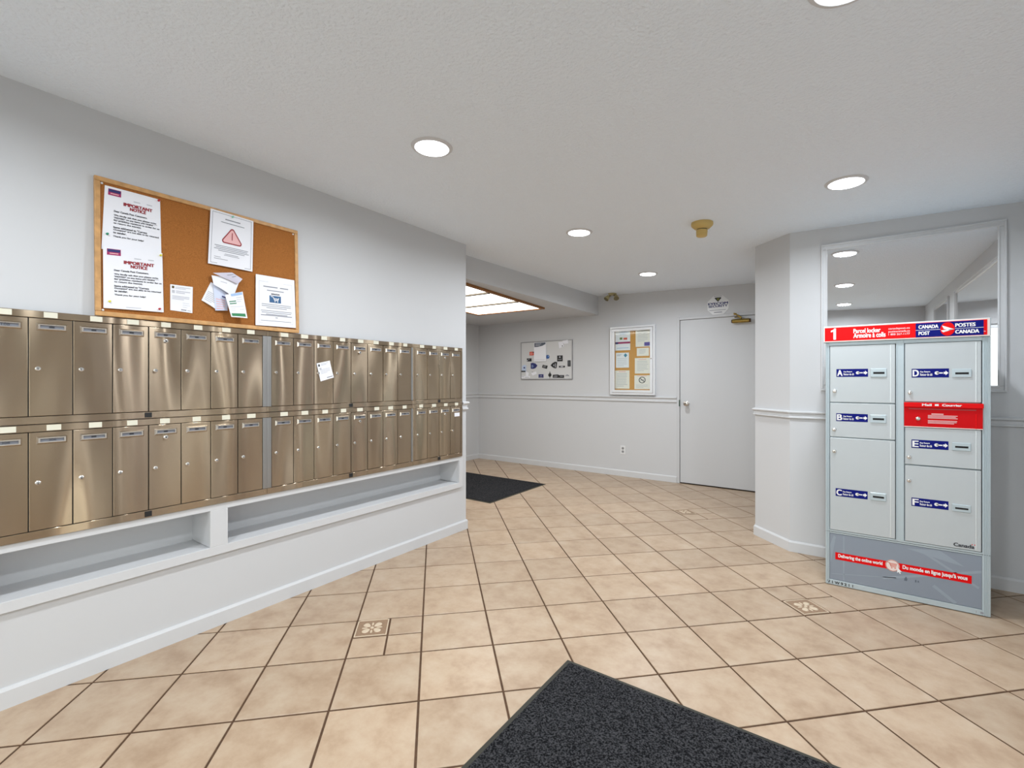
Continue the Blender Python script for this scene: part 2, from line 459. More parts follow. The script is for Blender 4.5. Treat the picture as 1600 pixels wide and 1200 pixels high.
def tile_geo(mb, pl, zt=0.0, c=Vector((0, 0))):
    """one tile: skirt, chamfer and top"""
    cen = sum(pl, Vector((0, 0)))/len(pl)
    n = len(pl)
    sh = lambda p, d: p + (cen-p).normalized()*d
    vs = [(p.x-c.x, p.y-c.y, -0.004) for p in pl] + [(p.x-c.x, p.y-c.y, zt-0.0012) for p in pl] + \
         [(sh(p, .0025).x-c.x, sh(p, .0025).y-c.y, zt) for p in pl]
    fs = [(i, (i+1) % n, n+(i+1) % n, n+i) for i in range(n)] + [(n+i, n+(i+1) % n, 2*n+(i+1) % n, 2*n+i) for i in range(n)] + [tuple(range(2*n, 3*n))]
    mb.add(vs, fs)
CF = Vector((-math.sin(YAW), math.cos(YAW))); CR = Vector((math.cos(YAW), math.sin(YAW)))
def seen(p):
    d = p.dot(CF)
    if d < 1.2: return False
    x = 800+723.5*p.dot(CR)/d; y = 596.5+723.5*CAM_H/d
    if x < -60 or x > 1660 or y > 1290: return False
    if p.x < WL-.2 and p.y < WLE+0.2 : return False
    if p.x < WL and (p.x/p.y) < (WL/WLE) - 0.25: return False
    return True
DECOR = {(0, 2): (0, 0), (7, 2): (0, 1), (8, -3): (0, 0)}
full_me = None; quarter_me = None
rest = MB()
def quad(i0, j0, i1, j1):
    g = GR/2/TS
    a = [grid(i0+g, j1-g), grid(i1-g, j1-g), grid(i1-g, j0+g), grid(i0+g, j0+g)]
    return a
ntile = 0
for i in range(-14, 24):
    for j in range(-16, 16):
        if (i, j) in DECOR:
            for a in (0, 1):
                for b in (0, 1):
                    pl = quad(i+a/2, j+b/2, i+a/2+.5, j+b/2+.5)
                    c = sum(pl, Vector((0, 0)))/4
                    t = MB()
                    if DECOR[(i, j)] != (a, b):
                        if quarter_me is None:
                            tile_geo(t, pl, 0, c); quarter_me = t.mesh('tile', fix=False)
                        link('tile', quarter_me, TILE, floor, loc=(c.x, c.y, 0))
                        continue
                    tile_geo(t, pl, 0.0, c)
                    o = link('tile', t.mesh('tile', fix=False), ORN_BASE, floor, 'small decorative floor tile with a raised flower pattern', (c.x, c.y, 0))
                    h = TS/4-GR/2-.004
                    orn = MB()
                    def P(u, v, z): w = UU*u+VV*v; return (w.x, w.y, z)
                    def relief(pts, z=0.0022):
                        n = len(pts); cu = sum(p[0] for p in pts)/n; cv = sum(p[1] for p in pts)/n
                        orn.add([P(a_, b_, 0.0) for a_, b_ in pts] + [P(cu+(a_-cu)*.82, cv+(b_-cv)*.82, z) for a_, b_ in pts],
                                [(k, (k+1) % n, n+(k+1) % n, n+k) for k in range(n)] + [tuple(range(n, 2*n))])
                    for s in (-1, 1):                      # rim
                        relief([(-h, s*h-.003), (h, s*h-.003), (h, s*h+.003), (-h, s*h+.003)])
                        relief([(s*h-.003, -h), (s*h+.003, -h), (s*h+.003, h), (s*h-.003, h)])
                    for k in range(4):                     # four petals with leaves between
                        an = math.pi/4+k*math.pi/2
                        pet = []
                        for m_ in range(14):
                            tt = 2*math.pi*m_/14
                            r_ = .022*math.cos(tt); w_ = .0155*math.sin(tt)*(1+.35*math.cos(tt))
                            pet.append(((r_+.037)*math.cos(an)-w_*math.sin(an), (r_+.037)*math.sin(an)+w_*math.cos(an)))
                        relief(pet, .003)
                        an2 = k*math.pi/2
                        lf = []
                        for m_ in range(10):
                            tt = 2*math.pi*m_/10
                            r_ = .015*math.cos(tt); w_ = .0055*math.sin(tt)
                            lf.append(((r_+.036)*math.cos(an2)-w_*math.sin(an2), (r_+.036)*math.sin(an2)+w_*math.cos(an2)))
                        relief(lf, .002)
                    relief(ngon((0, 0), .0095, 10), .003)
                    orn.build('ornament', ORN, o, fix=False)
            continue
        pl = quad(i, j, i+1, j+1)
        c = sum(pl, Vector((0, 0)))/4
        A = area(pl)
        parts = [p for p in (clip(pl, r) for r in REG) if p and area(p) > 2e-4]
        if not parts: continue
        tot = sum(area(p) for p in parts)
        vis = any(seen(p) for p in pl+[c])
        if tot > A*.999:
            if vis:
                if full_me is None:
                    t = MB(); tile_geo(t, pl, 0, c); full_me = t.mesh('tile', fix=False)
                link('tile', full_me, TILE, floor, loc=(c.x, c.y, random.uniform(-.0004, .0002))); ntile += 1
            else: tile_geo(rest, pl)
        else:
            t = MB() if vis else rest
            cc = c if vis else Vector((0, 0))
            for p in parts: tile_geo(t, p, 0, cc)
            if vis:
                link('tile', t.mesh('tile', fix=False), TILE, floor, loc=(c.x, c.y, 0)); ntile += 1
o = rest.build('tile_field', TILE, floor, fix=False); o['kind'] = 'stuff'
print('tiles', ntile)

# ---- baseboards and chair rails
BASEP = [(0, 0), (.012, 0), (.012, .068), (.006, .080), (0, .080)]
RAILP = [(0, 0), (.010, 0), (.016, .005), (.016, .014), (.009, .020), (.009, .042), (.016, .047), (.024, .055), (.024, .064), (.015, .070), (0, .070)]
def molding(name, p0, p1, nrm, prof, z0, m=TRIMP, k=1.0, e0=0.0, e1=0.0):
    """profile swept from p0 to p1, standing out along nrm; e0/e1 mitre the ends"""
    p0 = Vector(p0); p1 = Vector(p1); nrm = Vector(nrm).normalized(); d = (p1-p0).normalized()
    n = len(prof); vs = []
    for p, e in ((p0, -e0), (p1, e1)):
        for r, z in prof:
            w = p + nrm*r + d*e*r
            vs.append((w.x, w.y, z0+z*k))
    fs = [(i, (i+1) % n, n+(i+1) % n, n+i) for i in range(n)] + [tuple(range(n)), tuple(range(2*n-1, n-1, -1))]
    return struct(MB().add(vs, fs).build(name, m))
t8 = math.tan(R(22.5))
molding('baseboard_left', (WL, BY), (WL, WLE), (1, 0), BASEP, 0, e1=1)
molding('baseboard_left_end', (WL, WLE), (-2.90, WLE), (0, 1), BASEP, 0, e0=1)
molding('baseboard_far', (AX, FY), (-1.685, FY), (0, -1), BASEP, 0)
molding('baseboard_alcove', (AX, 2.0), (AX, FY), (1, 0), BASEP, 0)
molding('baseboard_angled', (-.588, 4.277), (-.321, MY), (-1, -1), BASEP, 0, e0=t8, e1=t8)
molding('baseboard_angled_return', (-.588, 4.277), (-.588, FY), (-1, 0), BASEP, 0, e0=t8)
molding('baseboard_mirror', (-.321, MY), (RX, MY), (0, -1), BASEP, 0, e0=t8)
molding('baseboard_right', (RX, BY), (RX, MY), (-1, 0), BASEP, 0)
molding('trim_1', (AX, FY), (-1.685, FY), (0, -1), RAILP, 1.0)
molding('trim_2', (AX, 2.0), (AX, FY), (1, 0), RAILP, 1.0)
molding('trim_3', (-.588, 4.277), (-.321, MY), (-1, -1), RAILP, .988, k=.8, e0=t8, e1=t8)
molding('trim_4', (-.321, MY), (RX, MY), (0, -1), RAILP, .988, k=.8, e0=t8)
molding('trim_5', (RX, BY), (RX, MY), (-1, 0), RAILP, .988, k=.8)
molding('trim_6', (WL, 2.945), (WL, WLE), (1, 0), RAILP, 1.02, e1=1)
molding('trim_7', (WL, WLE), (-2.90, WLE), (0, 1), RAILP, 1.02, e0=1)
molding('trim_8', (-.588, 4.277), (-.588, FY), (-1, 0), RAILP, .988, k=.8, e0=t8)
# door casing
mb = MB()
mb.box(-1.684, DX0, FY-.010, FY, 0, DZ+.034); mb.box(DX0, DX1, FY-.010, FY, DZ, DZ+.034); mb.box(DX1, DX1+.034, FY-.010, FY, 0, DZ+.034)
struct(mb.build('trim_9', DOORP, bevel=.002))

# ---- the flush door
dr = struct(MB().box(DX0+.004, DX1-.004, FY+.004, FY+.046, .012, DZ-.004).build('door_1', DOORP, bevel=.0015), 'plain white flush door in the far wall')
kx, kz = -1.563, .992
MB().lathe([(.030, 0), (.030, .006), (.016, .012), (.013, .034), (.024, .042), (.030, .056), (.027, .068), (.010, .074)], 24, (kx, FY+.004, kz), 'y').build('door_knob', NICKEL, dr, smooth=True)
MB().lathe([(.007, .074), (.006, .077)], 12, (kx, FY+.004, kz), 'y').build('key_cylinder', HOLE, dr)
box('strike_plate', mat('strike_green', (.03, .07, .05), .5), dr, DX0-.008, DX0+.004, FY-.0112, FY+.004, .955, 1.035)
cl = MB().tube((-1.040, FY-.035, 1.962), (-.868, FY-.035, 1.962), .024, 18).build('door_closer', BRASS, dr, smooth=True, label='brass overhead door closer')
MB().box(-1.02, -.89, FY-.03, FY+.004, 1.943, 1.981).build('bracket', BRASS, cl)
MB().tube((-1.052, FY-.035, 1.962), (-1.040, FY-.035, 1.962), .020, 14).build('end_cap', mat('bronze_dark', (.10, .06, .03), .35, metal=1.0), cl, smooth=True)
MB().tube((-.868, FY-.035, 1.962), (-.850, FY-.035, 1.962), .020, 14).build('end_cap', MATS['bronze_dark'], cl, smooth=True)
a = MB().tube((-.955, FY-.035, 1.984), (-.955, FY-.035, 2.006), .011)
a.box(-.966, -.944, FY-.05, FY-.02, 1.998, 2.008)
a.build('spindle', BRASS, cl)
a = MB().tube((-.955, FY-.040, 2.006), (-1.022, FY-.055, 2.050), .008); a.tube((-1.022, FY-.055, 2.050), (-1.018, FY-.006, 2.052), .007); a.tube((-.955, FY-.040, 2.004), (-1.02, FY-.03, 2.008), .006)
a.box(-1.034, -1.002, FY-.012, FY-.004, 2.036, 2.058)
a.build('closer_arm', BRASS, cl)

# ---- entrance glazing behind the camera
fr = MB()
for xa, xb in ((EX0, EX0+.05), (-1.40, -1.34), (-.39, -.33), (EX1-.05, EX1)): fr.box(xa, xb, BY-.10, BY-.03, 0, EZ)
fr.box(EX0, EX1, BY-.10, BY-.03, EZ-.05, EZ); fr.box(EX0, EX1, BY-.10, BY-.03, 0.0, .05)
w1 = struct(fr.build('window_1', ALU, bevel=.002), 'aluminium framed entrance glazing')
for xa, xb in ((EX0+.05, -1.40), (-1.34, -.39), (-.33, EX1-.05)):
    box('pane', GLASS, w1, xa, xb, BY-.068, BY-.062, .05, EZ-.05)
box('push_bar', ALU, w1, -1.30, -.43, BY-.03, BY-.005, 1.0, 1.04, .005)
struct(MB().box(-9, 7, -14, BY-.14, -.09, -.03).build('pavement', mat('concrete', (.42, .41, .39), .9, noise=(3, .12, 5))))

# ------------------------------------------------------------------ mailboxes
RZL = (0, 0, R(90))         # things on the mailbox wall: local x runs along the wall, local -y faces the room
DW = 0.1292; DH_U = (1.122, 1.515); DH_L = (0.668, 1.060)
FD = 0.025                  # how far the cabinet face stands out of the wall
door_me = MB().box(.0016, DW-.0016, -.004, 0, .0016, .392-.0016).mesh('door', bevel=.0014, seg=2)
hold = MB()
hx0, hx1, hz0, hz1 = .026, .108, .347, .369
hold.add([(hx0-.004,-.004,hz0-.004),(hx1+.004,-.004,hz0-.004),(hx1+.004,-.004,hz1+.004),(hx0-.004,-.004,hz1+.004),
          (hx0+.001,-.0105,hz0+.001),(hx1-.001,-.0105,hz0+.001),(hx1-.001,-.0105,hz1-.001),(hx0+.001,-.0105,hz1-.001),
          (hx0+.006,-.0105,hz0+.005),(hx1-.006,-.0105,hz0+.005),(hx1-.006,-.0105,hz1-.005),(hx0+.006,-.0105,hz1-.005),
          (hx0+.006,-.0050,hz0+.005),(hx1-.006,-.0050,hz0+.005),(hx1-.006,-.0050,hz1-.005),(hx0+.006,-.0050,hz1-.005)],
         [(0,1,5,4),(1,2,6,5),(2,3,7,6),(3,0,4,7),(4,5,9,8),(5,6,10,9),(6,7,11,10),(7,4,8,11),(8,9,13,12),(9,10,14,13),(10,11,15,14),(11,8,12,15)])
hold_me = hold.mesh('name_holder', fix=False)
card_me = MB().box(hx0+.006, hx1-.006, -.0062, -.0045, hz0+.005, hz1-.005).mesh('name_card')
lx, lz = .0262, .190
lock_me = MB().lathe([(.0088, .004), (.0085, .0075), (.0062, .0092), (.0060, .0115), (.0035, .0118)], 18, (lx, 0, lz), 'y').mesh('lock', smooth=True)
lock_me2 = MB().lathe([(.0098, .004), (.0096, .0085), (.0066, .0098), (.0064, .0125), (.003, .0128)], 18, (.066, 0, .330), 'y').mesh('master_lock', smooth=True)
key_me = MB().box(lx-.0009, lx+.0009, -.0123, -.0110, lz-.0042, lz+.0030).mesh('keyhole')
key_me2 = MB().lathe([(.0032, .0126), (.0030, .0134)], 10, (.066, 0, .330), 'y').mesh('keyhole')
numbar_me = MB().box(.058, .074, -.0066, -.0060, .3545, .3615).mesh('number_mark')
groups = [(.225, 1.3055, .247, 8), (1.3055, 2.378, 1.328, 8), (2.378, 2.929, 2.397, 4)]
CLAB = {
 (0, 0): 'upper bank of eight stainless steel mailboxes under the cork board',
 (0, 1): 'lower bank of eight stainless steel mailboxes below the cork board bank',
 (1, 0): 'upper middle bank of eight stainless steel mailboxes with a white slip stuck on',
 (1, 1): 'lower middle bank of eight stainless steel mailboxes above the long cubby',
 (2, 0): 'upper narrow bank of four stainless steel mailboxes at the wall end',
 (2, 1): 'lower narrow bank of four stainless steel mailboxes with one white door sticker'}
for gi, (ca, cb, d0, nd) in enumerate(groups):
    for row in (0, 1):
        zb, zt = (1.091, 1.543) if row == 0 else (.634, 1.0895)
        dz0 = DH_U[0] if row == 0 else DH_L[0]
        th = thing('mailbox_cabinet', CLAB[(gi, row)], 'mailboxes', (WL, ca, zb), RZL, 'steel mailbox banks')
        W = cb-ca; H = zt-zb; dx = d0-ca; de = dx+nd*DW
        if gi == 2: de = dx+nd*.1285
        k = 1.0 if gi < 2 else .1285/DW
        g = .0006
        body = MB().box(g, W-g, -FD+.004, -.0005, g, H-g)
        body.build('body', mat('cabinet_inside', (.02, .02, .018), .7), th)
        ra = dz0-zb
        box('top_rail', STEEL, th, g, W-g, -FD-.002, -FD+.006, ra+.392+.001, H-g, .001)
        box('bottom_rail', STEEL, th, g, W-g, -FD-.002, -FD+.006, g, ra-.001, .001)
        box('side_stile', STEELB if gi < 2 else STEEL, th, g, dx-.001, -FD-.003, -FD+.006, ra, ra+.392, .001)
        box('side_stile', STEELB if gi < 2 else STEEL, th, de+.001, W-g, -FD-.003, -FD+.006, ra, ra+.392, .001)
        mid = nd//2
        box('latch_tag', BLACK, th, dx+mid*DW*k-.014, dx+mid*DW*k+.012, -FD-.0045, -FD-.001, .005, ra-.004, .0008, label='small black latch tag')
        for n in range(nd):
            x = dx+n*DW*k
            lw = .020+random.uniform(-.002, .002); off = .004+random.uniform(-.006, .006)
            sc_ = box('number_sticker', CREAM, th, x+DW*k/2-lw+off, x+DW*k/2+lw+off, -FD-.0030, -FD-.0015, ra+.396, min(H-.003, ra+.4190))
            dd = link('door', door_me, STEEL, th, loc=(x, -FD+.003, ra)); dd.scale = (k, 1, 1)
            link('name_holder', hold_me, HOLDER, dd); link('name_card', card_me, CARDG, dd)
            if gi == 0 and (row, n) in ((0, 0), (1, 0), (1, 1)):
                s_ = {(0, 0): '108', (1, 0): '308', (1, 1): '306'}[(row, n)]
                text('number', flat(-.0062), s_, (.057, .3535, .079, .3625), INK, dd, off=.0004)
            else:
                link('number_mark', numbar_me, INK, dd)
            link('lock', lock_me, NICKEL if (gi, row, n) == (0, 1, 5) else CHROME, dd); link('keyhole', key_me, HOLE, dd)
            if n == mid:
                link('master_lock', lock_me2, CHROME, dd); link('keyhole', key_me2, HOLE, dd)
            if (gi, row, n) == (2, 1, 3):
                box('sticker', PAPER, dd, .050, .112, -.0046, -.004, .305, .335)

# white slip stuck to a mailbox door
def paper_thing(name, label, cat, origin, rot, corners, y, group=None, bulge=0.0, curl=0.0, m=PAPER, nx=6, ny=6, thick=.0005):
    """paper built round its own centre: corners in the carrier's local x, z"""
    cx_ = sum(c[0] for c in corners)/4; cz_ = min(c[1] for c in corners)
    M_ = Matrix.Translation(origin) @ Euler(rot).to_matrix().to_4x4()
    t = thing(name, label, cat, M_ @ Vector((cx_, y, cz_)), rot, group)
    cs = [(c[0]-cx_, c[1]-cz_) for c in corners]
    sf = sheet(cs, 0.0, bulge, curl)
    mb = MB(); vs = []; fs = []
    for off in (thick, 0.0):
        for b in range(ny+1):
            for a in range(nx+1): vs.append(sf(a/nx, b/ny, off))
    N = (nx+1)*(ny+1)
    for b in range(ny):
        for a in range(nx):
            i = b*(nx+1)+a
            fs.append((i, i+1, i+nx+2, i+nx+1)); fs.append((N+i, N+i+nx+1, N+i+nx+2, N+i+1))
    mb.add(vs, fs)
    mb.build('sheet', m, t, smooth=True, fix=False)
    return t, (lambda a, b, off=0.0: sf(a, b, off+thick))
t, sf = paper_thing('notice_slip', 'small white printed slip stuck at a tilt on a mailbox door', 'paper', (WL, 0, 0), RZL,
                    [(1.5995, 1.3715), (1.689, 1.392), (1.7135, 1.287), (1.627, 1.262)], -.0285, curl=.006)
rects('printed_lines', sf, textlines(.28, .92, .93, .07, .03, 2) + textlines(.15, .9, .62, .07, .025, 4), INKL, t)
rects('emblem', sf, [(.08, .80, .20, .92)], INK, t); rects('emblem', sf, [(.12, .60, .26, .72)], INKL, t); rects('footer_text', sf, [(.5, .08, .95, .13)], INKG, t)

# ---- built-in shelf under the mailboxes
t = thing('cubby_shelf', 'white built in open cubby shelf below the steel mailboxes', 'shelf', (WL, 0, 0), RZL)
PR = -.018
box('top_rail', TRIMP, t, .16, 2.945, PR, .20, .602, .633, .001)
box('bottom_rail', TRIMP, t, .16, 2.945, PR, .004, .372, .415, .001)
box('shelf_board', TRIMP, t, .19, 2.92, .004, .21, .372, .413)
box('back_panel', TRIMP, t, .19, 2.92, .205, .217, .413, .602)
box('divider', TRIMP, t, 1.023, 1.106, PR, .205, .415, .602, .001)
box('end_stile', TRIMP, t, 2.900, 2.945, PR, .004, .415, .602, .001)
box('end_panel', TRIMP, t, 2.900, 2.92, .004, .205, .415, .602)
box('end_stile', TRIMP, t, .16, .205, PR, .004, .415, .602, .001)
box('end_panel', TRIMP, t, .19, .205, .004, .205, .415, .602)

# ------------------------------------------------------------------ cork board above the mailboxes
CBL = R(-1.6)
cbo = Vector((WL+.020, .575, 1.5445)); cbr = (CBL, 0, R(90))
t = thing('cork_board', 'oak framed cork notice board standing on the mailboxes', 'notice board', cbo, cbr)
BW, BH = .912, .605
box('cork', CORK, t, .012, BW-.012, -.008, 0, .012, BH-.012)
for nm, a in (('frame_bottom', (0, BW, 0, .020)), ('frame_top', (0, BW, BH-.020, BH)), ('frame_side', (0, .020, .020, BH-.020)), ('frame_side', (BW-.020, BW, .020, BH-.020))):
    box(nm, OAK, t, a[0], a[1], -.016, .001, a[2], a[3], .0025, seg=2)
for x, z in ((.026, .026), (.026, BH-.026), (BW-.026, BH-.026)):
    MB().lathe([(.005, .008), (.004, .011), (.001, .012)], 10, (x, 0, z), 'y').build('corner_screw', PLASTIC, t, smooth=True)
def cb(pts): return [(y-.575, z-1.5445) for y, z in pts]
def onboard(name, label, pts, y, **k):
    return paper_thing(name, label, 'paper', cbo, cbr, cb(pts), y, 'papers on the cork board', **k)
NOT = ['Dear Canada Post Customers,', None, 'We kindly ask that you please write', '"MOVED" on any items you receive', 'for previous residents in order for us', 'to return the item(s).', None,
       'Items addressed to "Current', 'Occupant" are not able to be returned', 'to sender.', None, 'Thank you for your help!']
def important(label, pts, y, **k):
    t, sf = onboard('notice_paper', label, pts, y, **k)
    text('heading', sf, 'IMPORTANT', (.33, .745, .84, .795), INKR, t, bold=.07, multi=[('NOTICE', (.44, .685, .72, .735))])
    b = .635; rows = []
    for s in NOT:
        if s is None: b -= .022; continue
        wd = min(.80, .0212*len(s)); rows.append((s, (.17, b-.026, .17+wd, b+.004))); b -= .0415
    text('body_text', sf, rows[0][0], rows[0][1], INK, t, bold=.05, multi=rows[1:])
    rects('underline', sf, [(.66, .5335, .93, .5365), (.17, .492, .40, .495)], INK, t)
    rects('header_band', sf, [(.06, .865, .28, .965)], MAGENTA, t)
    rects('header_stripe', sf, [(.07, .915, .27, .958)], INKB, t, off=.0011)
    rects('header_text', sf, [(.10, .885, .24, .90)], PINK, t, off=.0012)
    rects('faint_print', sf, [(.5, .84, .62, .855), (.74, .845, .84, .86), (.35, .03, .6, .04)], INKL, t)
    return t
important('white notice with red heading high in the cork board corner',
          [(.611, 2.118), (.812, 2.118), (.815, 1.845), (.598, 1.835)], -.0085, bulge=.004)
important('white notice with red heading pinned low on the cork board over another',
          [(.602, 1.849), (.817, 1.865), (.820, 1.586), (.602, 1.579)], -.0135, bulge=.004)
t, sf = onboard('warning_paper', 'white bordered notice with a red warning triangle on the cork board', [(1.023, 2.140), (1.233, 2.134), (1.224, 1.856), (1.008, 1.857)], -.0175, bulge=.002)
mb = MB(); stroke(mb, sf, [(.05, .035), (.95, .035), (.95, .965), (.05, .965)], .008, .0008, True); mb.build('border_line', INKG, t, fix=False)
tri = []
for c, a0 in (((.50, .68), 30), ((.33, .475), 150), ((.67, .475), 270)):
    for k in range(5):
        an = R(a0+120*(4-k)/4.0 if False else a0+k*30); tri.append((c[0]+.042*math.cos(an), c[1]+.034*math.sin(an)))
poly('triangle_fill', sf, tri, PINK, t, off=.0008)
mb = MB(); stroke(mb, sf, tri, .022, .0012, True); mb.build('triangle_outline', INKR, t, fix=False)
mb = MB(); stroke(mb, sf, [(.5, .52), (.5, .64)], .020, .0013); mb.build('exclamation_mark', INKR, t, fix=False)
rects('title_text', sf, [(.33, .865, .68, .885), (.24, .805, .78, .818)], INKG, t)
rects('body_text', sf, [(.12, .36, .88, .372), (.15, .33, .86, .342), (.11, .30, .90, .312), (.2, .27, .8, .282), (.35, .225, .65, .234), (.33, .2, .68, .209), (.12, .15, .26, .158), (.12, .115, .42, .124)], INKG, t)
t, sf = onboard('delivery_slip', 'small white delivery slip pinned alone on bare cork', [(.849, 1.725), (.943, 1.727), (.939, 1.597), (.848, 1.601)], -.0085, curl=.003)
rects('emblem', sf, [(.07, .86, .17, .95)], mat('emblem_brown', (.10, .07, .02), .6), t); rects('emblem', sf, [(.07, .68, .19, .79)], INKL, t)
rects('printed_lines', sf, textlines(.22, .93, .93, .05, .022, 2) + textlines(.25, .9, .78, .06, .03, 2) + textlines(.08, .9, .58, .055, .025, 3) + textlines(.55, .9, .34, .08, .012, 3), INKL, t)
rects('footer_text', sf, [(.48, .05, .72, .09), (.76, .055, .93, .075)], INKG, t)
t, sf = onboard('parcel_notice', 'white notice with a blue shopping cart picture beside the board frame', [(1.242, 1.847), (1.460, 1.851), (1.465, 1.573), (1.237, 1.568)], -.0165, bulge=.003)
mb = MB(); stroke(mb, sf, [(.08, .06), (.92, .06), (.92, .88), (.08, .88)], .005, .0008, True); mb.build('border_line', INKL, t, fix=False)
rects('title_text', sf, [(.18, .775, .54, .795), (.60, .775, .82, .795), (.27, .705, .70, .722)], INKG, t)
text('heading', sf, 'AMAZON', (.37, .635, .58, .66), INK, t, bold=.06)
rects('picture', sf, [(.33, .475, .62, .615)], mat('cart_blue', (.02, .10, .24), .5), t)
mb = MB()
stroke(mb, sf, [(.37, .598), (.42, .590), (.455, .525), (.54, .525), (.565, .575)], .012, .0013)
stroke(mb, sf, [(.435, .565), (.56, .56)], .009, .0013); stroke(mb, sf, [(.445, .545), (.555, .545)], .009, .0013)
for c in ((.465, .500), (.535, .500)): mb.add([sf(a_, b_, .0013) for a_, b_ in ngon(c, .010, 10, sx=1.25)], [tuple(range(10))])
mb.build('cart_symbol', WHITE, t, fix=False)
rects('body_text', sf, textlines(.12, .9, .44, .035, .012, 3, .1, center=True) + textlines(.12, .9, .31, .035, .012, 3, .1, center=True) + [(.12, .205, .9, .222), (.47, .165, .53, .18), (.12, .10, .88, .11)], INKG, t)
# crumpled cluster: three loose sheets and a receipt
t, sf = onboard('loose_flyer', 'creased pale leaflet hanging lowest at the outer side of the paper bunch', [(1.023, 1.765), (1.065, 1.750), (1.050, 1.625), (.980, 1.667)], -.0090, bulge=.006, curl=.004)
rects('printed_lines', sf, textlines(.1, .8, .55, .08, .03, 6), INKL, t)
t, sf = onboard('loose_flyer', 'pale blue printed leaflet in the middle of the paper bunch', [(1.030, 1.762), (1.098, 1.738), (1.098, 1.628), (1.040, 1.622)], -.0155, bulge=.008, m=mat('pale_blue_paper', (.62, .68, .84), .8))
rects('printed_lines', sf, textlines(.1, .85, .45, .09, .03, 5), PINK, t); rects('logo', sf, [(.55, .56, .9, .62)], INKB, t)
t, sf = onboard('folded_envelope', 'crumpled white envelope on top of the paper bunch on the cork board', [(1.021, 1.797), (1.158, 1.803), (1.122, 1.700), (1.030, 1.752)], -.0245, bulge=.010)
rects('printed_lines', sf, [(.3, .55, .55, .60)], INKL, t)
t, sf = onboard('envelope_flap', 'grey lilac torn flap lying over the crumpled envelope', [(1.022, 1.808), (1.113, 1.827), (1.164, 1.802), (1.140, 1.772)], -.0362, bulge=.004, m=mat('lilac_paper', (.60, .58, .68), .8))
rects('printed_lines', sf, [(.45, .68, .88, .75), (.5, .45, .85, .52)], INKG, t)
t, sf = onboard('green_receipt', 'white receipt with a green footer band hanging from the paper bunch', [(1.075, 1.704), (1.161, 1.734), (1.184, 1.596), (1.104, 1.594)], -.0420, bulge=.004)
rects('printed_lines', sf, [(.12, .66, .50, .70), (.12, .57, .50, .61)], GREEN, t); rects('text_lines', sf, textlines(.55, .92, .82, .08, .02, 3) + [(.1, .44, .9, .455), (.1, .35, .35, .36), (.62, .33, .9, .345), (.1, .27, .35, .28)], INKL, t)
rects('footer_band', sf, [(.07, .05, .90, .17)], GREEN, t); rects('header_band', sf, [(.30, .89, .95, .99)], INKLB, t)
# pins
def pin(label, y, z, off, m):
    M_ = Matrix.Translation(cbo) @ Euler(cbr).to_matrix().to_4x4()
    o = thing('push_pin', label, 'pin', M_ @ Vector((y-.575, -off, z-1.5445)), cbr, 'push pins on the cork board')
    MB().lathe([(.0048, 0), (.0048, .0016), (.0026, .003), (.0026, .007), (.0042, .009), (.0038, .0105), (.001, .011)], 12, (0, 0, 0), 'y').build('head', m, o, smooth=True)
    MB().tube((0, 0, 0), (0, .006, 0), .0005, 6).build('needle', CHROME, o)
PR_ = mat('pin_red', (.45, .01, .02), .35); PG_ = mat('pin_green', (.02, .28, .16), .35); PY_ = mat('pin_yellow', (.75, .70, .08), .35); PT_ = mat('pin_mint', (.25, .62, .48), .35)
pin('red push pin in the top corner of the upper red headed notice', .806, 2.112, .0098, PR_)
pin('green push pin at the edge of the upper red headed notice', .617, 1.905, .0105, PG_)
pin('yellow push pin in the top corner of the lower red headed notice', .810, 1.853, .0150, PY_)
pin('yellow push pin in the lower corner of the lower red headed notice', .622, 1.610, .0152, PY_)
pin('red push pin in the lower corner of the lower red headed notice', .803, 1.600, .0152, PR_)
pin('mint green push pin above the red warning triangle', 1.126, 2.125, .0200, PT_)

# ------------------------------------------------------------------ parcel locker
LX0, LYF, LYB = -.097, 3.491, 3.955
t = thing('parcel_locker', 'tall pale grey parcel locker with red header in front of the mirror', 'parcel locker', (0, LYF, 0))
sf0 = flat(0.0)
XL0, XL1 = -.087, .642
box('cabinet', LFRAME, t, XL0+.004, XL1-.004, .020, LYB-LYF, .004, 1.503)
# frame members
box('side_column', LFRAME, t, XL0, -.067, 0, .03, .004, 1.503, .0015)
box('side_column', LFRAME, t, .609, XL1, 0, .03, .004, 1.503, .0015)
for x in (-.081, -.074): box('column_rib', LFRAME, t, x-.0015, x+.0015, -.0035, .002, .004, 1.500, .0008)
for x in (.616, .624, .632): box('column_rib', LFRAME, t, x-.0015, x+.0015, -.0035, .002, .004, 1.500, .0008)
box('center_post', LFRAME, t, .2515, .289, -.001, .03, .340, 1.503, .0015)
for x in (.2555, .285): box('post_rib', LFRAME, t, x-.0015, x+.0015, -.0045, .001, .342, 1.500, .0008)
box('top_band', LFRAME, t, -.067, .609, 0, .03, 1.482, 1.503, .001)
box('middle_band', LFRAME, t, -.067, .609, 0, .03, .322, .343, .001)
box('bottom_band', LFRAME, t, -.067, .609, 0, .03, .004, .034, .001)
box('joint_gap', HOLE, t, XL0+.001, XL1-.001, -.0008, .004, .3305, .3325)
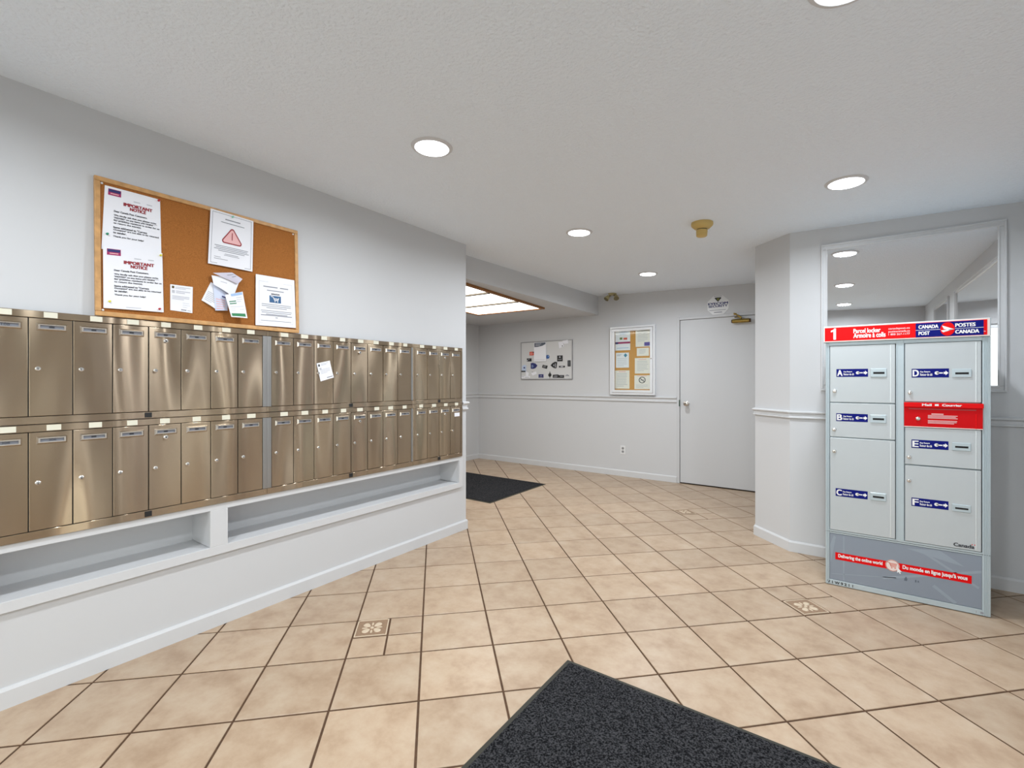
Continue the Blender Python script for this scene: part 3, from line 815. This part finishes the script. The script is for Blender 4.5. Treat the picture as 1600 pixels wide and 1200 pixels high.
# header
hd = box('header', LFRAME, t, LX0, .640, -.014, .05, 1.503, 1.602, .002)
box('border', PALEPINK, hd, LX0+.001, .636, -.0150, -.013, 1.505, 1.600)
box('sign_face', LRED, hd, LX0+.006, .626, -.0158, -.0145, 1.511, 1.593)
sh = flat(-.0158)
poly('numeral', sh, [(-.047, 1.519), (-.034, 1.519), (-.034, 1.588), (-.043, 1.588), (-.048, 1.580), (-.060, 1.575), (-.060, 1.565), (-.047, 1.569)], WHITE, hd, off=.0012)
text('lettering', sh, 'Parcel locker', (.053, 1.553, .180, 1.578), WHITE, hd, bold=.06, multi=[('Armoire à colis', (.053, 1.524, .203, 1.5515))])
text('lettering', sh, 'canadapost.ca', (.217, 1.5605, .312, 1.575), WHITE, hd, bold=.0, multi=[('postescanada.ca', (.217, 1.5435, .312, 1.558)), ('1 800 267-1177', (.217, 1.530, .312, 1.541))])
rects('logo_field', sh, [(.337, 1.512, .612, 1.591)], LBLUE, hd, off=.0006)
text('lettering', sh, 'CANADA', (.350, 1.560, .432, 1.579), WHITE, hd, bold=.06, multi=[('POST', (.350, 1.524, .396, 1.543))], off=.0012)
text('lettering', sh, 'POSTES', (.502, 1.560, .580, 1.579), WHITE, hd, bold=.06, multi=[('CANADA', (.502, 1.524, .594, 1.543))], off=.0012)
rects('logo_line', sh, [(.337, 1.5505, .612, 1.5525)], WHITE, hd, off=.0010)
poly('logo_disc', sh, ngon((.470, 1.5515), .037, 32, sx=.80), LRED, hd, off=.0014)
mbw = MB()
for pts in ([(.447, 1.572), (.497, 1.549), (.478, 1.544)], [(.447, 1.572), (.478, 1.544), (.455, 1.552)], [(.443, 1.545), (.497, 1.549), (.452, 1.534)]):
    mbw.add([sh(a_, b_, .0018) for a_, b_ in pts], [(0, 1, 2)])
mbw.build('logo_wing', WHITE, hd, fix=False)
text('lettering', sh, 'MD', (.612, 1.527, .620, 1.532), WHITE, hd)
def ldoor(x0, x1, z0, z1, letter, lab, slot, lk, m=LGREY):
    d = box('door', m, t, x0+.002, x1-.002, -.003, .02, z0+.0015, z1-.0015, .0012, label='locker door %s' % letter)
    box('hinge_strip', mat('hinge_pale', srgb(222, 230, 232), .25, metal=.3), d, x1-.024, x1-.020, -.0048, -.002, z0+.004, z1-.004)
    box('shadow_gap', HOLE, d, x1-.0035, x1+.0002, -.0002, .01, z0, z1)
    sd = flat(-.003)
    rects('key_label', sd, [(lab[0], lab[1], lab[2], lab[3])], LBLUE, d, off=.0006)
    w = lab[2]-lab[0]; h = lab[3]-lab[1]; X = lambda u: lab[0]+u*w; Z = lambda v: lab[1]+v*h
    text('lettering', sd, letter, (X(.035), Z(.14), X(.19), Z(.86)), WHITE, d, bold=.05, multi=[('Key Return', (X(.235), Z(.52), X(.50), Z(.74))), ('Retour de clé', (X(.235), Z(.20), X(.56), Z(.46)))], off=.0012)
    k = MB()
    k.add([sd(a_, b_, .0012) for a_, b_ in ngon((X(.68), Z(.5)), h*.19, 12)], [tuple(range(12))])
    stroke(k, sd, [(X(.70), Z(.5)), (X(.82), Z(.5))], h*.13, .0012)
    k.add([sd(X(a_), Z(b_), .0012) for a_, b_ in ((.86, .38), (.91, .38), (.91, .24), (.985, .5), (.91, .76), (.91, .62), (.86, .62))], [tuple(range(7))])
    k.build('key_symbol', WHITE, d, fix=False)
    box('slot_plate', LFRAME, d, slot[0], slot[2], -.0080, -.002, slot[1], slot[3], .002)
    sx = slot[2]-slot[0]; sz = slot[3]-slot[1]
    box('slot', HOLE, d, slot[0]+sx*.16, slot[2]-sx*.14, -.0084, -.006, slot[1]+sz*.36, slot[1]+sz*.60)
    MB().lathe([(.0105, .003), (.0102, .008), (.0075, .010), (.0072, .013), (.003, .0134)], 18, (lk[0], 0, lk[1]), 'y').build('lock', CHROME, d, smooth=True)
    box('keyhole', HOLE, d, lk[0]-.001, lk[0]+.001, -.0140, -.0130, lk[1]-.004, lk[1]+.004)
    return d
ldoor(-.066, .250, 1.134, 1.481, 'A', (-.032, 1.290, .123, 1.338), (.135, 1.288, .210, 1.338), (-.041, 1.203))
ldoor(-.066, .250, .920, 1.130, 'B', (-.033, 1.018, .122, 1.066), (.133, 1.016, .208, 1.064), (-.043, .966))
ldoor(-.066, .250, .344, .916, 'C', (-.036, .556, .121, .604), (.133, .556, .208, .602), (-.043, .832))
ldoor(.290, .607, 1.146, 1.481, 'D', (.321, 1.284, .478, 1.334), (.490, 1.284, .567, 1.330), (.314, 1.198))
ldoor(.290, .607, .786, 1.000, 'E', (.320, .882, .476, .930), (.490, .882, .565, .926), (.310, .829))
dF = ldoor(.290, .607, .344, .782, 'F', (.320, .550, .476, .598), (.490, .548, .565, .588), (.310, .694))
text('wordmark', flat(-.003), 'Canada', (.497, .357, .578, .376), INK, dF, bold=.05)
rects('flag_bars', flat(-.003), [(.5685, .3745, .5715, .381), (.5785, .3745, .5815, .381)], LRED, dF, off=.0012)
# red mail slot
rs = box('mail_slot', LRED2, t, .288, .611, -.007, .02, 1.004, 1.142, .0012, label='red outgoing mail slot panel')
box('hood', LRED, rs, .287, .613, -.016, -.004, 1.116, 1.142, .002)
box('slot_shadow', mat('slot_rose', (.30, .05, .05), .4), rs, .308, .585, -.0082, -.006, 1.1035, 1.108)
box('lower_edge', PALEPINK, rs, .288, .611, -.0078, -.005, 1.002, 1.006)
text('lettering', flat(-.016), 'Mail', (.365, 1.124, .404, 1.136), WHITE, rs, bold=.07, multi=[('Courrier', (.449, 1.124, .527, 1.136))])
rects('envelope_symbol', flat(-.016), [(.418, 1.125, .434, 1.135)], WHITE, rs)
MB().lathe([(.0105, .007), (.010, .011), (.007, .013), (.003, .0135)], 16, (.348, 0, 1.051), 'y').build('lock', CHROME, rs, smooth=True)
rects('printed_lines', flat(-.007), [(.405, 1.076, .455, 1.082), (.390, 1.0685, .512, 1.0725), (.390, 1.0615, .505, 1.0655), (.390, 1.0545, .512, 1.0585), (.390, 1.0400, .510, 1.0440), (.390, 1.0330, .508, 1.0370), (.390, 1.0260, .498, 1.0300)], PINK, rs)
box('edge_strip', LRED, rs, .583, .587, -.0085, -.006, 1.006, 1.085)
# plinth panel
pn = box('plinth_panel', LPANEL, t, -.066, .608, .002, .02, .036, .320, .001, label='blue grey lower panel with red slogan band')
sp = flat(.002)
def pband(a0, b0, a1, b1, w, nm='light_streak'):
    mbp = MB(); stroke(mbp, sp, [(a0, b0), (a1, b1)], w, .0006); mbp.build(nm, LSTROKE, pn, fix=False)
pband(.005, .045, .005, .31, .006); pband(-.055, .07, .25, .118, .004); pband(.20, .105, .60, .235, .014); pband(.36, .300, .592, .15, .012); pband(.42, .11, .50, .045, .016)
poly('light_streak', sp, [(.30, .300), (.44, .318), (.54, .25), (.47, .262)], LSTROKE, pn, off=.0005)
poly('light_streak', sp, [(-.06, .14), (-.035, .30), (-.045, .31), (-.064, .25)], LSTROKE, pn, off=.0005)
rects('slogan_band', sp, [(-.038, .163, .569, .207)], LRED, pn, off=.0010)
text('lettering', sp, 'Delivering the online world', (-.022, .173, .190, .198), WHITE, pn, bold=.06, off=.0016)
text('lettering', sp, "Du monde en ligne jusqu'à vous", (.282, .173, .552, .200), WHITE, pn, bold=.06, off=.0016)
poly('cart_disc', sp, ngon((.236, .187), .034, 32, sx=.95), PALEPINK, pn, off=.0018)
mb = MB()
stroke(mb, sp, ngon((.236, .187), .0315, 28, sx=.95), .0025, .0022, True)
stroke(mb, sp, [(.214, .203), (.222, .201), (.230, .180), (.250, .180)], .003, .0022)
for k in range(3): stroke(mb, sp, [(.226+k*.001, .199-k*.006), (.256-k*.002, .199-k*.006)], .003, .0022)
for c in ((.233, .173), (.248, .173)): mb.add([sp(a_, b_, .0022) for a_, b_ in ngon(c, .003, 8)], [tuple(range(8))])
mb.build('cart_symbol', REDSOFT, pn, fix=False)
poly('pointer_symbol', sp, [(.257, .182), (.257, .150), (.264, .156), (.269, .146), (.274, .149), (.269, .158), (.278, .160)], WHITE, pn, off=.0026)
poly('mark', sp, [(.288, .112), (.300, .112), (.303, .122), (.297, .138), (.290, .124)], mat('mark_grey', srgb(96, 106, 120), .5), pn, off=.0012)
rects('mark', sp, [(.336, .114, .342, .128), (.347, .116, .353, .126)], MATS['mark_grey'], pn, off=.0012)
text('unit_code', flat(0.0), 'V 1 W 9 2 1 1', (-.078, .011, .050, .027), INK, t, bold=.06)
rects('maker_mark', flat(0.0), [(.585, .013, .587, .023), (.602, .013, .618, .023)], INKG, t)

# ------------------------------------------------------------------ mirrors
def wall_mirror(label, x0, x1, z0, z1, origin, rot):
    t = thing('framed_mirror', label, 'mirror', origin, rot)
    w = .034
    for nm, b in (('frame_bottom', (x0, x1, z0, z0+w)), ('frame_top', (x0, x1, z1-w, z1)), ('frame_side', (x0, x0+w, z0+w, z1-w)), ('frame_side', (x1-w, x1, z0+w, z1-w))):
        m_ = MB().box(b[0], b[1], -.012, 0, b[2], b[3])
        m_.build(nm, TRIMP, t, bevel=.003)
    MB().frame(x0-.004, x1+.004, z0-.004, z1+.004, .012, -.018, 0).build('outer_bead', TRIMP, t, bevel=.002)
    MB().frame(x0+w-.008, x1-w+.008, z0+w-.008, z1-w+.008, .006, -.016, 0).build('inner_bead', TRIMP, t, bevel=.001)
    box('glass', MIRROR, t, x0+w-.01, x1-w+.01, -.006, -.001, z0+w-.01, z1-w+.01)
    return t
wall_mirror('large white framed wall mirror behind the parcel locker', 0, .923, 1.200, 2.236, (-.123, MY, 0), (0, 0, 0))
wall_mirror('large white framed mirror on the side wall next to the locker', 0, 1.78, 1.200, 2.19, (RX, 3.30, 0), (0, 0, R(-90)))
wall_mirror('smaller white framed mirror on the side wall near the entrance', 0, .94, 1.200, 2.19, (RX, 1.13, 0), (0, 0, R(-90)))

# ------------------------------------------------------------------ far wall things
# magnetic whiteboard
WX, WZ, WW, WH = -4.035, 1.293, .892, .573
t = thing('whiteboard', 'small whiteboard with grey frame covered in magnets', 'whiteboard', (WX, FY, WZ))
box('panel', WBOARD, t, .005, WW-.005, -.012, 0, .005, WH-.005)
MB().frame(0, WW, 0, WH, .011, -.018, 0).build('frame', mat('dull_aluminium', (.36, .36, .37), .4, metal=.6), t, bevel=.002)
def fx(zx): return (zx-220)/1172.0*WW
def fz(zy): return WH*(1-(zy-180)/882.0)
def magnet(name, label, cat, pts, m, prints=None, depth=.005, y=-.0122, grp='magnets on the whiteboard'):
    ps = [(fx(a_), fz(b_)) for a_, b_ in pts]
    cx_ = sum(p[0] for p in ps)/len(ps); z0 = min(p[1] for p in ps)
    o = thing(name, label, cat, (WX+cx_, FY+y, WZ+z0), (0, 0, 0), grp)
    pl = [(p[0]-cx_, p[1]-z0) for p in ps]
    if sum(pl[i][0]*pl[(i+1) % len(pl)][1]-pl[(i+1) % len(pl)][0]*pl[i][1] for i in range(len(pl))) < 0: pl = pl[::-1]
    MB().slab(pl, -depth, 0).build('face', m, o, bevel=min(.0008, depth*.2))
    for nm, mm, rr in (prints or []):
        rects(nm, flat(-depth), [(fx(a)-cx_, fz(d)-z0, fx(c)-cx_, fz(b)-z0) for a, b, c, d in rr], mm, o, off=.0006)
    return o
def rc(a, b, c, d): return [(a, b), (c, b), (c, d), (a, d)]
magnet('note_pad', 'white note pad with grey curved header on the whiteboard', 'note pad', rc(545, 205, 822, 648), PAPER, [('sheet_edge', INKL, [(550, 600, 800, 606), (550, 632, 790, 637)])], .016)
o = thing('pad_header', 'grey curved header card on the white note pad', 'card', (WX+fx(685), FY-.0288, WZ+fz(310)), (0, 0, 0))
MB().slab([(fx(a_)-fx(685), fz(b_)-fz(310)) for a_, b_ in ((560, 310), (640, 308), (740, 290), (812, 255), (815, 215), (558, 218))], -.001, 0).build('face', mat('header_slate', (.10, .12, .16), .5), o)
rects('printed_lines', flat(-.001), [(fx(590)-fx(685), fz(250)-fz(310), fx(720)-fx(685), fz(238)-fz(310)), (fx(585)-fx(685), fz(282)-fz(310), fx(690)-fx(685), fz(268)-fz(310))], INKL, o)
magnet('red_magnet', 'red square magnet beside the note pad', 'magnet', rc(432, 412, 538, 498), REDSOFT, [('print', PINK, [(450, 440, 515, 450), (450, 465, 505, 475)]), ('corner_mark', INK, [(510, 415, 536, 440)])])
magnet('card_magnet', 'small black card magnet under the red magnet', 'magnet', rc(366, 566, 478, 638), BLACK, [('print', INKL, [(372, 600, 392, 630), (410, 580, 425, 600)])])
magnet('house_magnet', 'navy blue house shaped magnet on the whiteboard', 'magnet', [(460, 680), (515, 672), (570, 690), (616, 738), (570, 798), (515, 815), (462, 808)], INKB, [('print', INKLB, [(485, 725, 520, 735), (485, 750, 530, 760), (485, 775, 515, 783)])])
magnet('rosette_magnet', 'round blue magnet peeking out behind the note pad', 'magnet', ngon((850, 545), 45, 10), mat('rosette_blue', (.03, .10, .32), .5), [('print', INKLB, [(862, 525, 880, 545)])], .004)
magnet('plate_magnet', 'tilted black rectangular magnet in the middle of the whiteboard', 'magnet', [(742, 722), (852, 748), (832, 818), (724, 786)], BLACK, [('print', INKL, [(750, 750, 815, 757), (755, 772, 810, 779)])])
magnet('house_magnet', 'black house shaped magnet pointing sideways on the whiteboard', 'magnet', [(918, 742), (962, 690), (1020, 660), (1066, 672), (1048, 805), (1015, 812), (965, 785)], BLACK, [('print', INKL, [(1020, 700, 1034, 790), (985, 725, 1000, 760)])])
magnet('square_magnet', 'black square magnet with grey print on the whiteboard', 'magnet', rc(1066, 524, 1184, 655), BLACK, [('print', INKL, [(1110, 545, 1140, 575), (1085, 610, 1165, 618)])])
magnet('strip_magnet', 'tall narrow black magnet at the whiteboard edge', 'magnet', rc(1292, 640, 1355, 774), BLACK, [('print', INKG, [(1305, 670, 1342, 678), (1305, 700, 1342, 708), (1305, 735, 1342, 743)])])
magnet('strip_magnet', 'short thin black strip magnet with pale middle', 'magnet', rc(1105, 757, 1234, 795), BLACK, [('print', INKL, [(1140, 765, 1200, 785)])])
magnet('card_magnet', 'navy card magnet low on the whiteboard', 'magnet', rc(645, 940, 756, 1020), INKB, [('print', INKL, [(680, 965, 730, 973), (670, 1000, 735, 1006)])])
magnet('tag_magnet', 'black round tag magnet with thin tails', 'magnet', [(905, 880), (912, 915), (936, 945), (932, 985), (908, 1000), (900, 1045), (893, 1000), (872, 985), (868, 945), (893, 915), (898, 880)], BLACK)
magnet('banner_magnet', 'long black banner magnet on the lower whiteboard edge', 'magnet', [(970, 955), (1090, 950), (1100, 965), (1216, 965), (1214, 1026), (968, 1024)], BLACK, [('print', INKL, [(1000, 980, 1075, 988), (1130, 988, 1195, 996), (985, 1003, 1060, 1009)])])
magnet('clip_magnet', 'tiny grey clip magnet in the lower whiteboard corner', 'magnet', [(1240, 985), (1255, 965), (1285, 950), (1318, 970), (1318, 985), (1280, 978)], INKG)
magnet('white_note', 'white note fixed by a dark dot on the whiteboard', 'paper', [(1090, 225), (1180, 215), (1215, 320), (1110, 370)], PAPER, [('dot', INK, [(1168, 305, 1188, 325)])], .003, grp='papers on the whiteboard')
magnet('white_note', 'white note near the upper whiteboard corner', 'paper', [(1178, 200), (1298, 185), (1312, 265), (1205, 275)], PAPER, [('print', INKL, [(1200, 262, 1220, 272)])], .003, y=-.0155, grp='papers on the whiteboard')
magnet('calendar_magnet', 'pale blue picture magnet with black base strip on the whiteboard', 'magnet', [(250, 745), (300, 712), (352, 730), (345, 890), (225, 880), (225, 850), (250, 850)], mat('sky_print', (.52, .62, .80), .5), [('picture', INKB, [(290, 765, 325, 800)]), ('base_strip', INK, [(228, 852, 336, 884)])])
magnet('paper_note', 'small white note overlapping the pale blue picture magnet', 'paper', [(345, 870), (425, 905), (400, 985), (345, 975)], PAPER, None, .003, y=-.0175, grp='papers on the whiteboard')
magnet('paper_note', 'small white folded note low on the whiteboard beside the navy card', 'paper', [(470, 905), (585, 875), (605, 930), (500, 970)], PAPER, [('dark_edge', INKG, [(485, 880, 520, 892)])], .004, grp='papers on the whiteboard')
magnet('paper_strip', 'printed paper strip along the bottom corner of the whiteboard', 'paper', rc(228, 978, 440, 1020), PAPER, [('print', INKG, [(240, 990, 300, 998), (320, 1000, 420, 1008)])], .002, grp='papers on the whiteboard')

# glazed notice cabinet
NX, NZ, NW, NH = -2.557, 1.087, .611, .907
t = thing('notice_cabinet', 'white aluminium framed glazed notice cabinet on the far wall', 'notice board', (NX, FY, NZ))
MB().frame(0, NW, 0, NH, .026, -.045, 0).build('case', ALUW, t, bevel=.003)
box('back_cork', mat('cork_light', srgb(206, 152, 84), .95, spec=.1, noise=(200, .15, 3)), t, .02, NW-.02, -.012, -.001, .02, NH-.02)
MB().frame(.030, NW-.030, .030, NH-.030, .034, -.048, -.030).build('door_frame', ALUW, t, bevel=.002)
box('glass', GLASS, t, .058, NW-.058, -.040, -.036, .058, NH-.058)
MB().lathe([(.010, .048), (.009, .052), (.004, .053)], 14, (NW-.047, 0, NH*.52), 'y').build('lock', NICKEL, t, smooth=True)
def nx(x): return (x-40)/685*NW
def nz(y): return NH*(1-(y-108)/1030)
def npaper(label, x0, y0, x1, y1, m=PAPERC):
    return paper_thing('notice_paper', label, 'paper', (NX, FY, NZ), (0, 0, 0), [(nx(x0), nz(y0)), (nx(x1), nz(y0)), (nx(x1), nz(y1)), (nx(x0), nz(y1))], -.0125, 'papers in the notice cabinet', m=m, nx=1, ny=1)
t, sf = npaper('flyer with a magenta band and small picture in the notice cabinet', 112, 160, 346, 466, PAPER)
rects('band', sf, [(0, .33, 1, .42)], MAGENTA, t); rects('band_start', sf, [(0, .32, .2, .41)], INKB, t, off=.001); rects('picture', sf, [(.55, .52, .80, .62)], REDSOFT, t); rects('picture', sf, [(.30, .53, .48, .64)], mat('leaf_green', (.18, .24, .06), .6), t)
rects('text_lines', sf, textlines(.3, .95, .92, .06, .02, 3) + [(.1, .1, .9, .13)], INKLB, t)
t, sf = npaper('notice with a teal diamond logo in the notice cabinet', 122, 502, 326, 728, PAPER)
poly('diamond_logo', sf, [(.60, .82), (.74, .68), (.88, .82), (.74, .96)], TEAL, t); rects('text_lines', sf, textlines(.08, .5, .9, .07, .04, 2) + textlines(.1, .9, .62, .12, .025, 5), INKL, t)
t, sf = npaper('notice with an orange heading lowest in its cabinet column', 110, 770, 334, 1046)
rects('heading', sf, [(.25, .91, .75, .95)], PINK, t); rects('text_lines', sf, textlines(.12, .88, .84, .085, .03, 9), INKL, t)
t, sf = npaper('notice with a purple box in its lower corner', 428, 152, 645, 424)
rects('purple_box', sf, [(.60, .04, .98, .24)], PURPLE, t); rects('text_lines', sf, textlines(.15, .85, .92, .085, .025, 8), INKL, t)
t, sf = npaper('smallest notice in the notice cabinet', 446, 442, 626, 560)
rects('text_lines', sf, textlines(.2, .8, .8, .15, .05, 4), INKL, t)
t, sf = npaper('plain printed notice above the no smoking sheet', 416, 590, 644, 820)
rects('heading', sf, [(.25, .88, .75, .92)], PINK, t); rects('text_lines', sf, textlines(.15, .9, .8, .1, .03, 7), INKL, t)
t, sf = npaper('no smoking notice with black circle symbol in the notice cabinet', 410, 846, 644, 1050)
mb = MB(); stroke(mb, sf, ngon((.5, .66), .21, 24, sx=.92), .045, .0008, True); stroke(mb, sf, [(.36, .80), (.64, .52)], .04, .0008); mb.build('no_smoking_symbol', INK, t, fix=False)
rects('cigarette', sf, [(.38, .63, .64, .68)], INKG, t, off=.0006); rects('heading', sf, [(.2, .93, .8, .96)], PINK, t); rects('text_lines', sf, textlines(.1, .9, .32, .09, .025, 3), INKL, t)

# security sign above the door
t = thing('security_sign', 'white octagonal security company sign above the door', 'sign', (-1.205, FY, 2.168))
MB().slab([(a_, b_) for a_, b_ in ngon((0, 0), .128, 8, math.pi/8)], -.004, 0).build('plate', PLASTIC, t, bevel=.001)
ss = flat(-.004)
poly('shield_emblem', ss, [(-.038, .085), (-.030, .093), (.030, .093), (.038, .085), (0, .040)], INK, t, off=.0006)
poly('shield_emblem', ss, [(-.018, .086), (0, .080), (.018, .086), (0, .052)], mat('emblem_green', (.20, .22, .03), .5), t, off=.001)
text('lettering', ss, 'EYECOM', (-.108, .008, .108, .034), INKB, t, bold=.05); text('lettering', ss, 'SECURITY', (-.104, -.022, .104, .002), INKB, t, bold=.05)
rects('printed_lines', ss, [(-.095, -.060, .085, -.054), (-.045, -.088, .045, -.078), (-.045, .104, .045, .110)], INKG, t)

# electrical outlet
t = thing('power_outlet', 'white double electrical outlet low on the far wall', 'outlet', (-2.389, FY, .292))
box('cover_plate', PLASTIC, t, -.036, .036, -.006, 0, 0, .116, .002)
for z in (.036, .080):
    s = MB().slab(ngon((0, z), .0165, 16), -.0085, -.004).build('socket', SOCKET, t)
    box('slot', HOLE, s, -.008, -.006, -.0092, -.008, z-.004, z+.006); box('slot', HOLE, s, .006, .008, -.0092, -.008, z-.004, z+.006)
MB().lathe([(.003, .006), (.002, .0075)], 8, (0, 0, .058), 'y').build('screw', NICKEL, t)

# ------------------------------------------------------------------ ceiling things
def downlight(label, x, y):
    t = thing('ceiling_downlight', label, 'ceiling light', (x, y, ceil_z(x)), (0, CT, 0), 'recessed ceiling lights')
    MB().lathe([(.078, -.001), (.078, -.004), (.084, -.009), (.095, -.007), (.1005, -.0005)][::-1], 40).build('trim_ring', TRIMRING, t, smooth=True)
    MB().lathe([(.080, -.0075), (.080, -.0095), (.05, -.0105)], 36).build('lens', LENS, t, smooth=True)
    ld = bpy.data.lights.new('downlight_beam', 'AREA'); ld.shape = 'DISK'; ld.size = .15; ld.energy = LAMP_W; ld.color = LAMP_COL[:3]; ld.spread = R(168)
    lo = bpy.data.objects.new('downlight_beam', ld); COL.objects.link(lo); lo.parent = t; lo.location = (0, 0, -.0125)
downlight('round recessed light in the ceiling nearest the cork board', -1.634, 1.614)
downlight('round recessed light in the ceiling before the alcove beam', -1.645, 3.188)
downlight('round recessed light in the ceiling nearest the notice cabinet', -1.684, 4.84)
downlight('round recessed light in the ceiling above the parcel locker', .015, 3.14)
downlight('round recessed light between the locker and the entrance', .015, 1.56)
downlight('round recessed light by the entrance on the locker side', .015, -.03)
downlight('round recessed light by the entrance on the mailbox side', -1.634, .03)

x, y = -.808, 3.44
t = thing('heat_detector', 'yellowed round heat detector on the ceiling', 'detector', (x, y, ceil_z(x)), (0, CT, 0))
MB().lathe([(.072, 0), (.073, -.016), (.069, -.024), (.050, -.042), (.038, -.046)], 32).build('base', AGED, t, smooth=True)
MB().lathe([(.034, -.046), (.034, -.052)], 24).build('neck', AGED2, t)
MB().lathe([(.037, -.052), (.038, -.060), (.036, -.092), (.030, -.098), (.010, -.100)], 28).build('sensor_cap', AGED, t, smooth=True)

x, y = -2.49, 5.78
t = thing('emergency_light', 'aged brass coloured twin head emergency light on the ceiling', 'emergency light', (x, y, ceil_z(x)), (0, CT, 0))
MB().lathe([(.055, 0), (.055, -.012), (.040, -.022), (.018, -.026)], 24).build('base', mat('aged_olive', srgb(176, 166, 122), .5), t, smooth=True)
for s in (-1, 1):
    h = MB().tube((s*.020, 0, -.018), (s*.058, -.012, -.046), .011, 10).build('swivel_arm', AGED2, t, smooth=True)
    d = Vector((s*.35, -.55, -.75)).normalized(); p = Vector((s*.058, -.012, -.046))
    MB().tube(p-d*.016, p+d*.040, .020, 16, .036).build('lamp_head', MATS['aged_olive'], t, smooth=True)
    MB().tube(p+d*.040, p+d*.043, .033, 16).build('lamp_lens', AGED2, t)

# luminous ceiling panel over the alcove
t = thing('luminous_ceiling_panel', 'large glowing ceiling light with brown wood frame over the alcove', 'ceiling light', (-3.062, 5.0, beam_z(5.0)), (R(-1.008), 0, R(3.0)))
LW_, LL_ = 1.06, 2.55
for nm, b in (('frame_side', (-.040, 0, -LL_, 0)), ('frame_side', (-LW_, -LW_+.040, -LL_, 0)), ('frame_end', (-LW_+.04, -.04, -.03, 0)), ('frame_end', (-LW_+.04, -.04, -LL_, -LL_+.03))):
    box(nm, TRIMWOOD, t, b[0], b[1], b[2], b[3], -.022, .001, .002)
ys = [-.03, -.585, -1.16, -1.735, -2.31, -LL_+.03]
for k in range(len(ys)-1):
    box('diffuser', DIFFUSER, t, -LW_+.040, -.040, ys[k+1]+.006, ys[k]-.006, -.012, -.002)
    if k < len(ys)-2: box('rib', mat('rib_bronze', (.16, .13, .09), .5), t, -LW_+.040, -.040, ys[k+1]-.022, ys[k+1]+.022, -.026, -.001)

# ------------------------------------------------------------------ door mats
def door_mat(label, x0, x1, y0, y1):
    t = thing('door_mat', label, 'mat', ((x0+x1)/2, (y0+y1)/2, .0004))
    w = (x1-x0)/2; h = (y1-y0)/2; b = .022
    MB().add([(-w,-h,0),(w,-h,0),(w,h,0),(-w,h,0),(-w+.004,-h+.004,.003),(w-.004,-h+.004,.003),(w-.004,h-.004,.003),(-w+.004,h-.004,.003),
              (-w+b,-h+b,.0045),(w-b,-h+b,.0045),(w-b,h-b,.0045),(-w+b,h-b,.0045)],
             [(0,1,5,4),(1,2,6,5),(2,3,7,6),(3,0,4,7),(4,5,9,8),(5,6,10,9),(6,7,11,10),(7,4,8,11),(8,9,10,11),(3,2,1,0)]).build('rubber_border', RUBBER, t, fix=False)
    box('pile', PILE, t, -w+b, w-b, -h+b, h-b, .004, .009, .003)
door_mat('charcoal entrance mat with rubber edge on tiles in front of the mailboxes', -1.014, .20, .03, 1.853)
door_mat('charcoal mat on the tiles under the glowing alcove ceiling', -4.55, -2.968, 3.767, 4.872)
